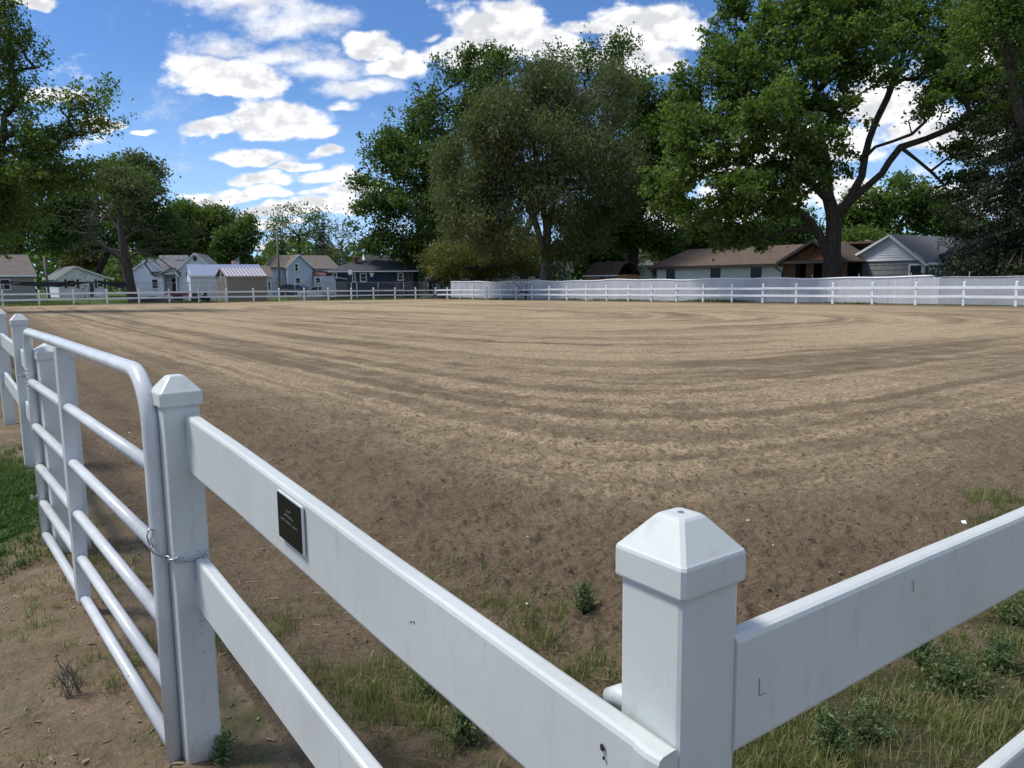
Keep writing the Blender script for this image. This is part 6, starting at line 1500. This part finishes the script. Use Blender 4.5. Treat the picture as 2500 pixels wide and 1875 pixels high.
# wood chips, straw and crumbs of soil
def litter(name, n, dens, box, size, m_, label, flat=.25, cat='litter', aspect=(.12, .4), lift=.004):
    c_ = scatter(n, dens, box); n = len(c_); z = gz(c_[:, 0], c_[:, 1])+lift; a = rng.uniform(0, math.pi, n); L = size*rng.uniform(.35, 1.4, n); w = L*rng.uniform(*aspect, n)
    d = np.stack([np.cos(a), np.sin(a), rng.normal(0, flat, n)], 1); sd_ = np.stack([-np.sin(a), np.cos(a), rng.normal(0, flat, n)], 1); P3 = np.stack([c_[:, 0], c_[:, 1], z], 1)
    up_ = np.array([0, 0, 1.])*(.0015+.12*w[:, None])
    V8 = [P3-d*L[:, None]/2-sd_*w[:, None]*.3, P3-sd_*w[:, None]/2+up_*.3, P3+d*L[:, None]/2-sd_*w[:, None]*.2, P3+d*L[:, None]*.45+sd_*w[:, None]*.4, P3+sd_*w[:, None]/2+up_*.3, P3-d*L[:, None]*.42+sd_*w[:, None]*.4, P3+up_]
    Vv = np.stack(V8, 1).reshape(-1, 3); base = (np.arange(n)*7)[:, None]; F = np.concatenate([base+np.array([i, (i+1) % 6, 6]) for i in range(6)]+[base+np.array(q_) for q_ in ((0, 5, 4), (0, 4, 1), (1, 4, 3), (1, 3, 2))], 0)
    o = link_mesh(name, mesh_uniform(name, Vv, F, m_)); o['kind'] = 'stuff'; o['label'] = label; o['category'] = cat
litter('wood_chips', 520, lambda x, y: np.where(view_ok(x, y, 1.) & (ab(x, y)[1] < .1), .3+.7*(fbm(x*2, y*2, 2, 41) > .5), 0), (-4.5, .2, .9, 6), .030, mat('weathered_wood_chip', (.33, .27, .20), .9, varied((.30,.245,.18), (.16,.125,.09), 30)), 'pale wood chips strewn over the path outside the gate')
litter('dry_stalks', 520, lambda x, y: np.where(view_ok(x, y) & (inside(x, y) > .05), np.exp(-inside(x, y)/1.3)+.03, 0), (-4, 7, .9, 9), .075, M_straw, 'dry straw stalks on the soil inside the fence', flat=.12, aspect=(.03, .06))
def clods(n, dens, box, smin, smax, name, label, m_):
    c_ = scatter(n, dens, box); n = len(c_); s_ = rng.uniform(0, 1, n)**2.5*(smax-smin)+smin; z = gz(c_[:, 0], c_[:, 1])+s_*.1
    ico = np.array([(0,0,1),(.9,0,.35),(.28,.85,.4),(-.72,.53,.3),(-.72,-.53,.35),(.28,-.85,.4),(.7,.5,-.4),(-.28,.8,-.4),(-.9,0,-.4),(-.28,-.8,-.4),(.7,-.5,-.4)]); T = [(0,1,2),(0,2,3),(0,3,4),(0,4,5),(0,5,1),(1,6,2),(2,7,3),(3,8,4),(4,9,5),(5,10,1),(2,6,7),(3,7,8),(4,8,9),(5,9,10),(1,10,6)]
    Vv = ico[None]*s_[:, None, None]*rng.uniform(.6, 1.3, (n, 11, 1))*np.stack([rng.uniform(.7, 1.3, n), rng.uniform(.7, 1.3, n), rng.uniform(.45, .8, n)], 1)[:, None]+np.stack([c_[:, 0], c_[:, 1], z], 1)[:, None]
    base = (np.arange(n)*11)[:, None, None]; F = (base+np.array(T)[None]).reshape(-1, 3)
    o = link_mesh(name, mesh_uniform(name, Vv.reshape(-1, 3), F, m_, smooth=True)); o['kind'] = 'stuff'; o['label'] = label; o['category'] = 'soil'
M_clod = mat('soil_crumb', rough=.95, fn=varied((.175,.137,.090), (.10,.076,.050), 14, bump=.6, bscale=120, bdist=.004))
clods(4500, lambda x, y: np.where(view_ok(x, y, .8) & (inside(x, y) > .3), np.clip((fbm(x*2.2, y*2.2, 3, 71)-.34)*4, .08, 1)*np.exp(-np.hypot(x, y)/5), 0), (-7, 8, 1.2, 12), .003, .014, 'soil_crumbs', 'crumbs and clods of raked brown soil inside the arena', M_clod)
clods(1500, lambda x, y: np.where(view_ok(x, y, 1.) & (inside(x, y) <= .3), .3+.7*(fbm(x*3, y*3, 2, 72) > .5), 0), (-4, 2, .9, 5), .002, .010, 'path_crumbs', 'small soil crumbs on the path outside the fence', M_clod)
# one white scrap and pale pebbles on the soil
q_ = at_z(2353, 1270, 0); sc = thing('paper_scrap', 'small white paper scrap on the soil beyond the right rail', 'litter', (q_[0], q_[1], gzs(q_[0], q_[1])))
MB().poly([(q_[0]-.014, q_[1]-.01, gzs(q_[0], q_[1])+.008), (q_[0]+.012, q_[1]-.014, gzs(q_[0], q_[1])+.006), (q_[0]+.018, q_[1]+.012, gzs(q_[0], q_[1])+.02), (q_[0]-.008, q_[1]+.016, gzs(q_[0], q_[1])+.016)], (0, 0, .002)).build('sheet', M_trim, sc)
litter('pale_flecks', 60, lambda x, y: np.where(view_ok(x, y) & (inside(x, y) > .5), .5, 0), (-6, 9, 2, 12), .02, mat('pale_fleck', (.55, .52, .45), .9), 'tiny pale flecks of bark scattered on the soil', aspect=(.3, .8))
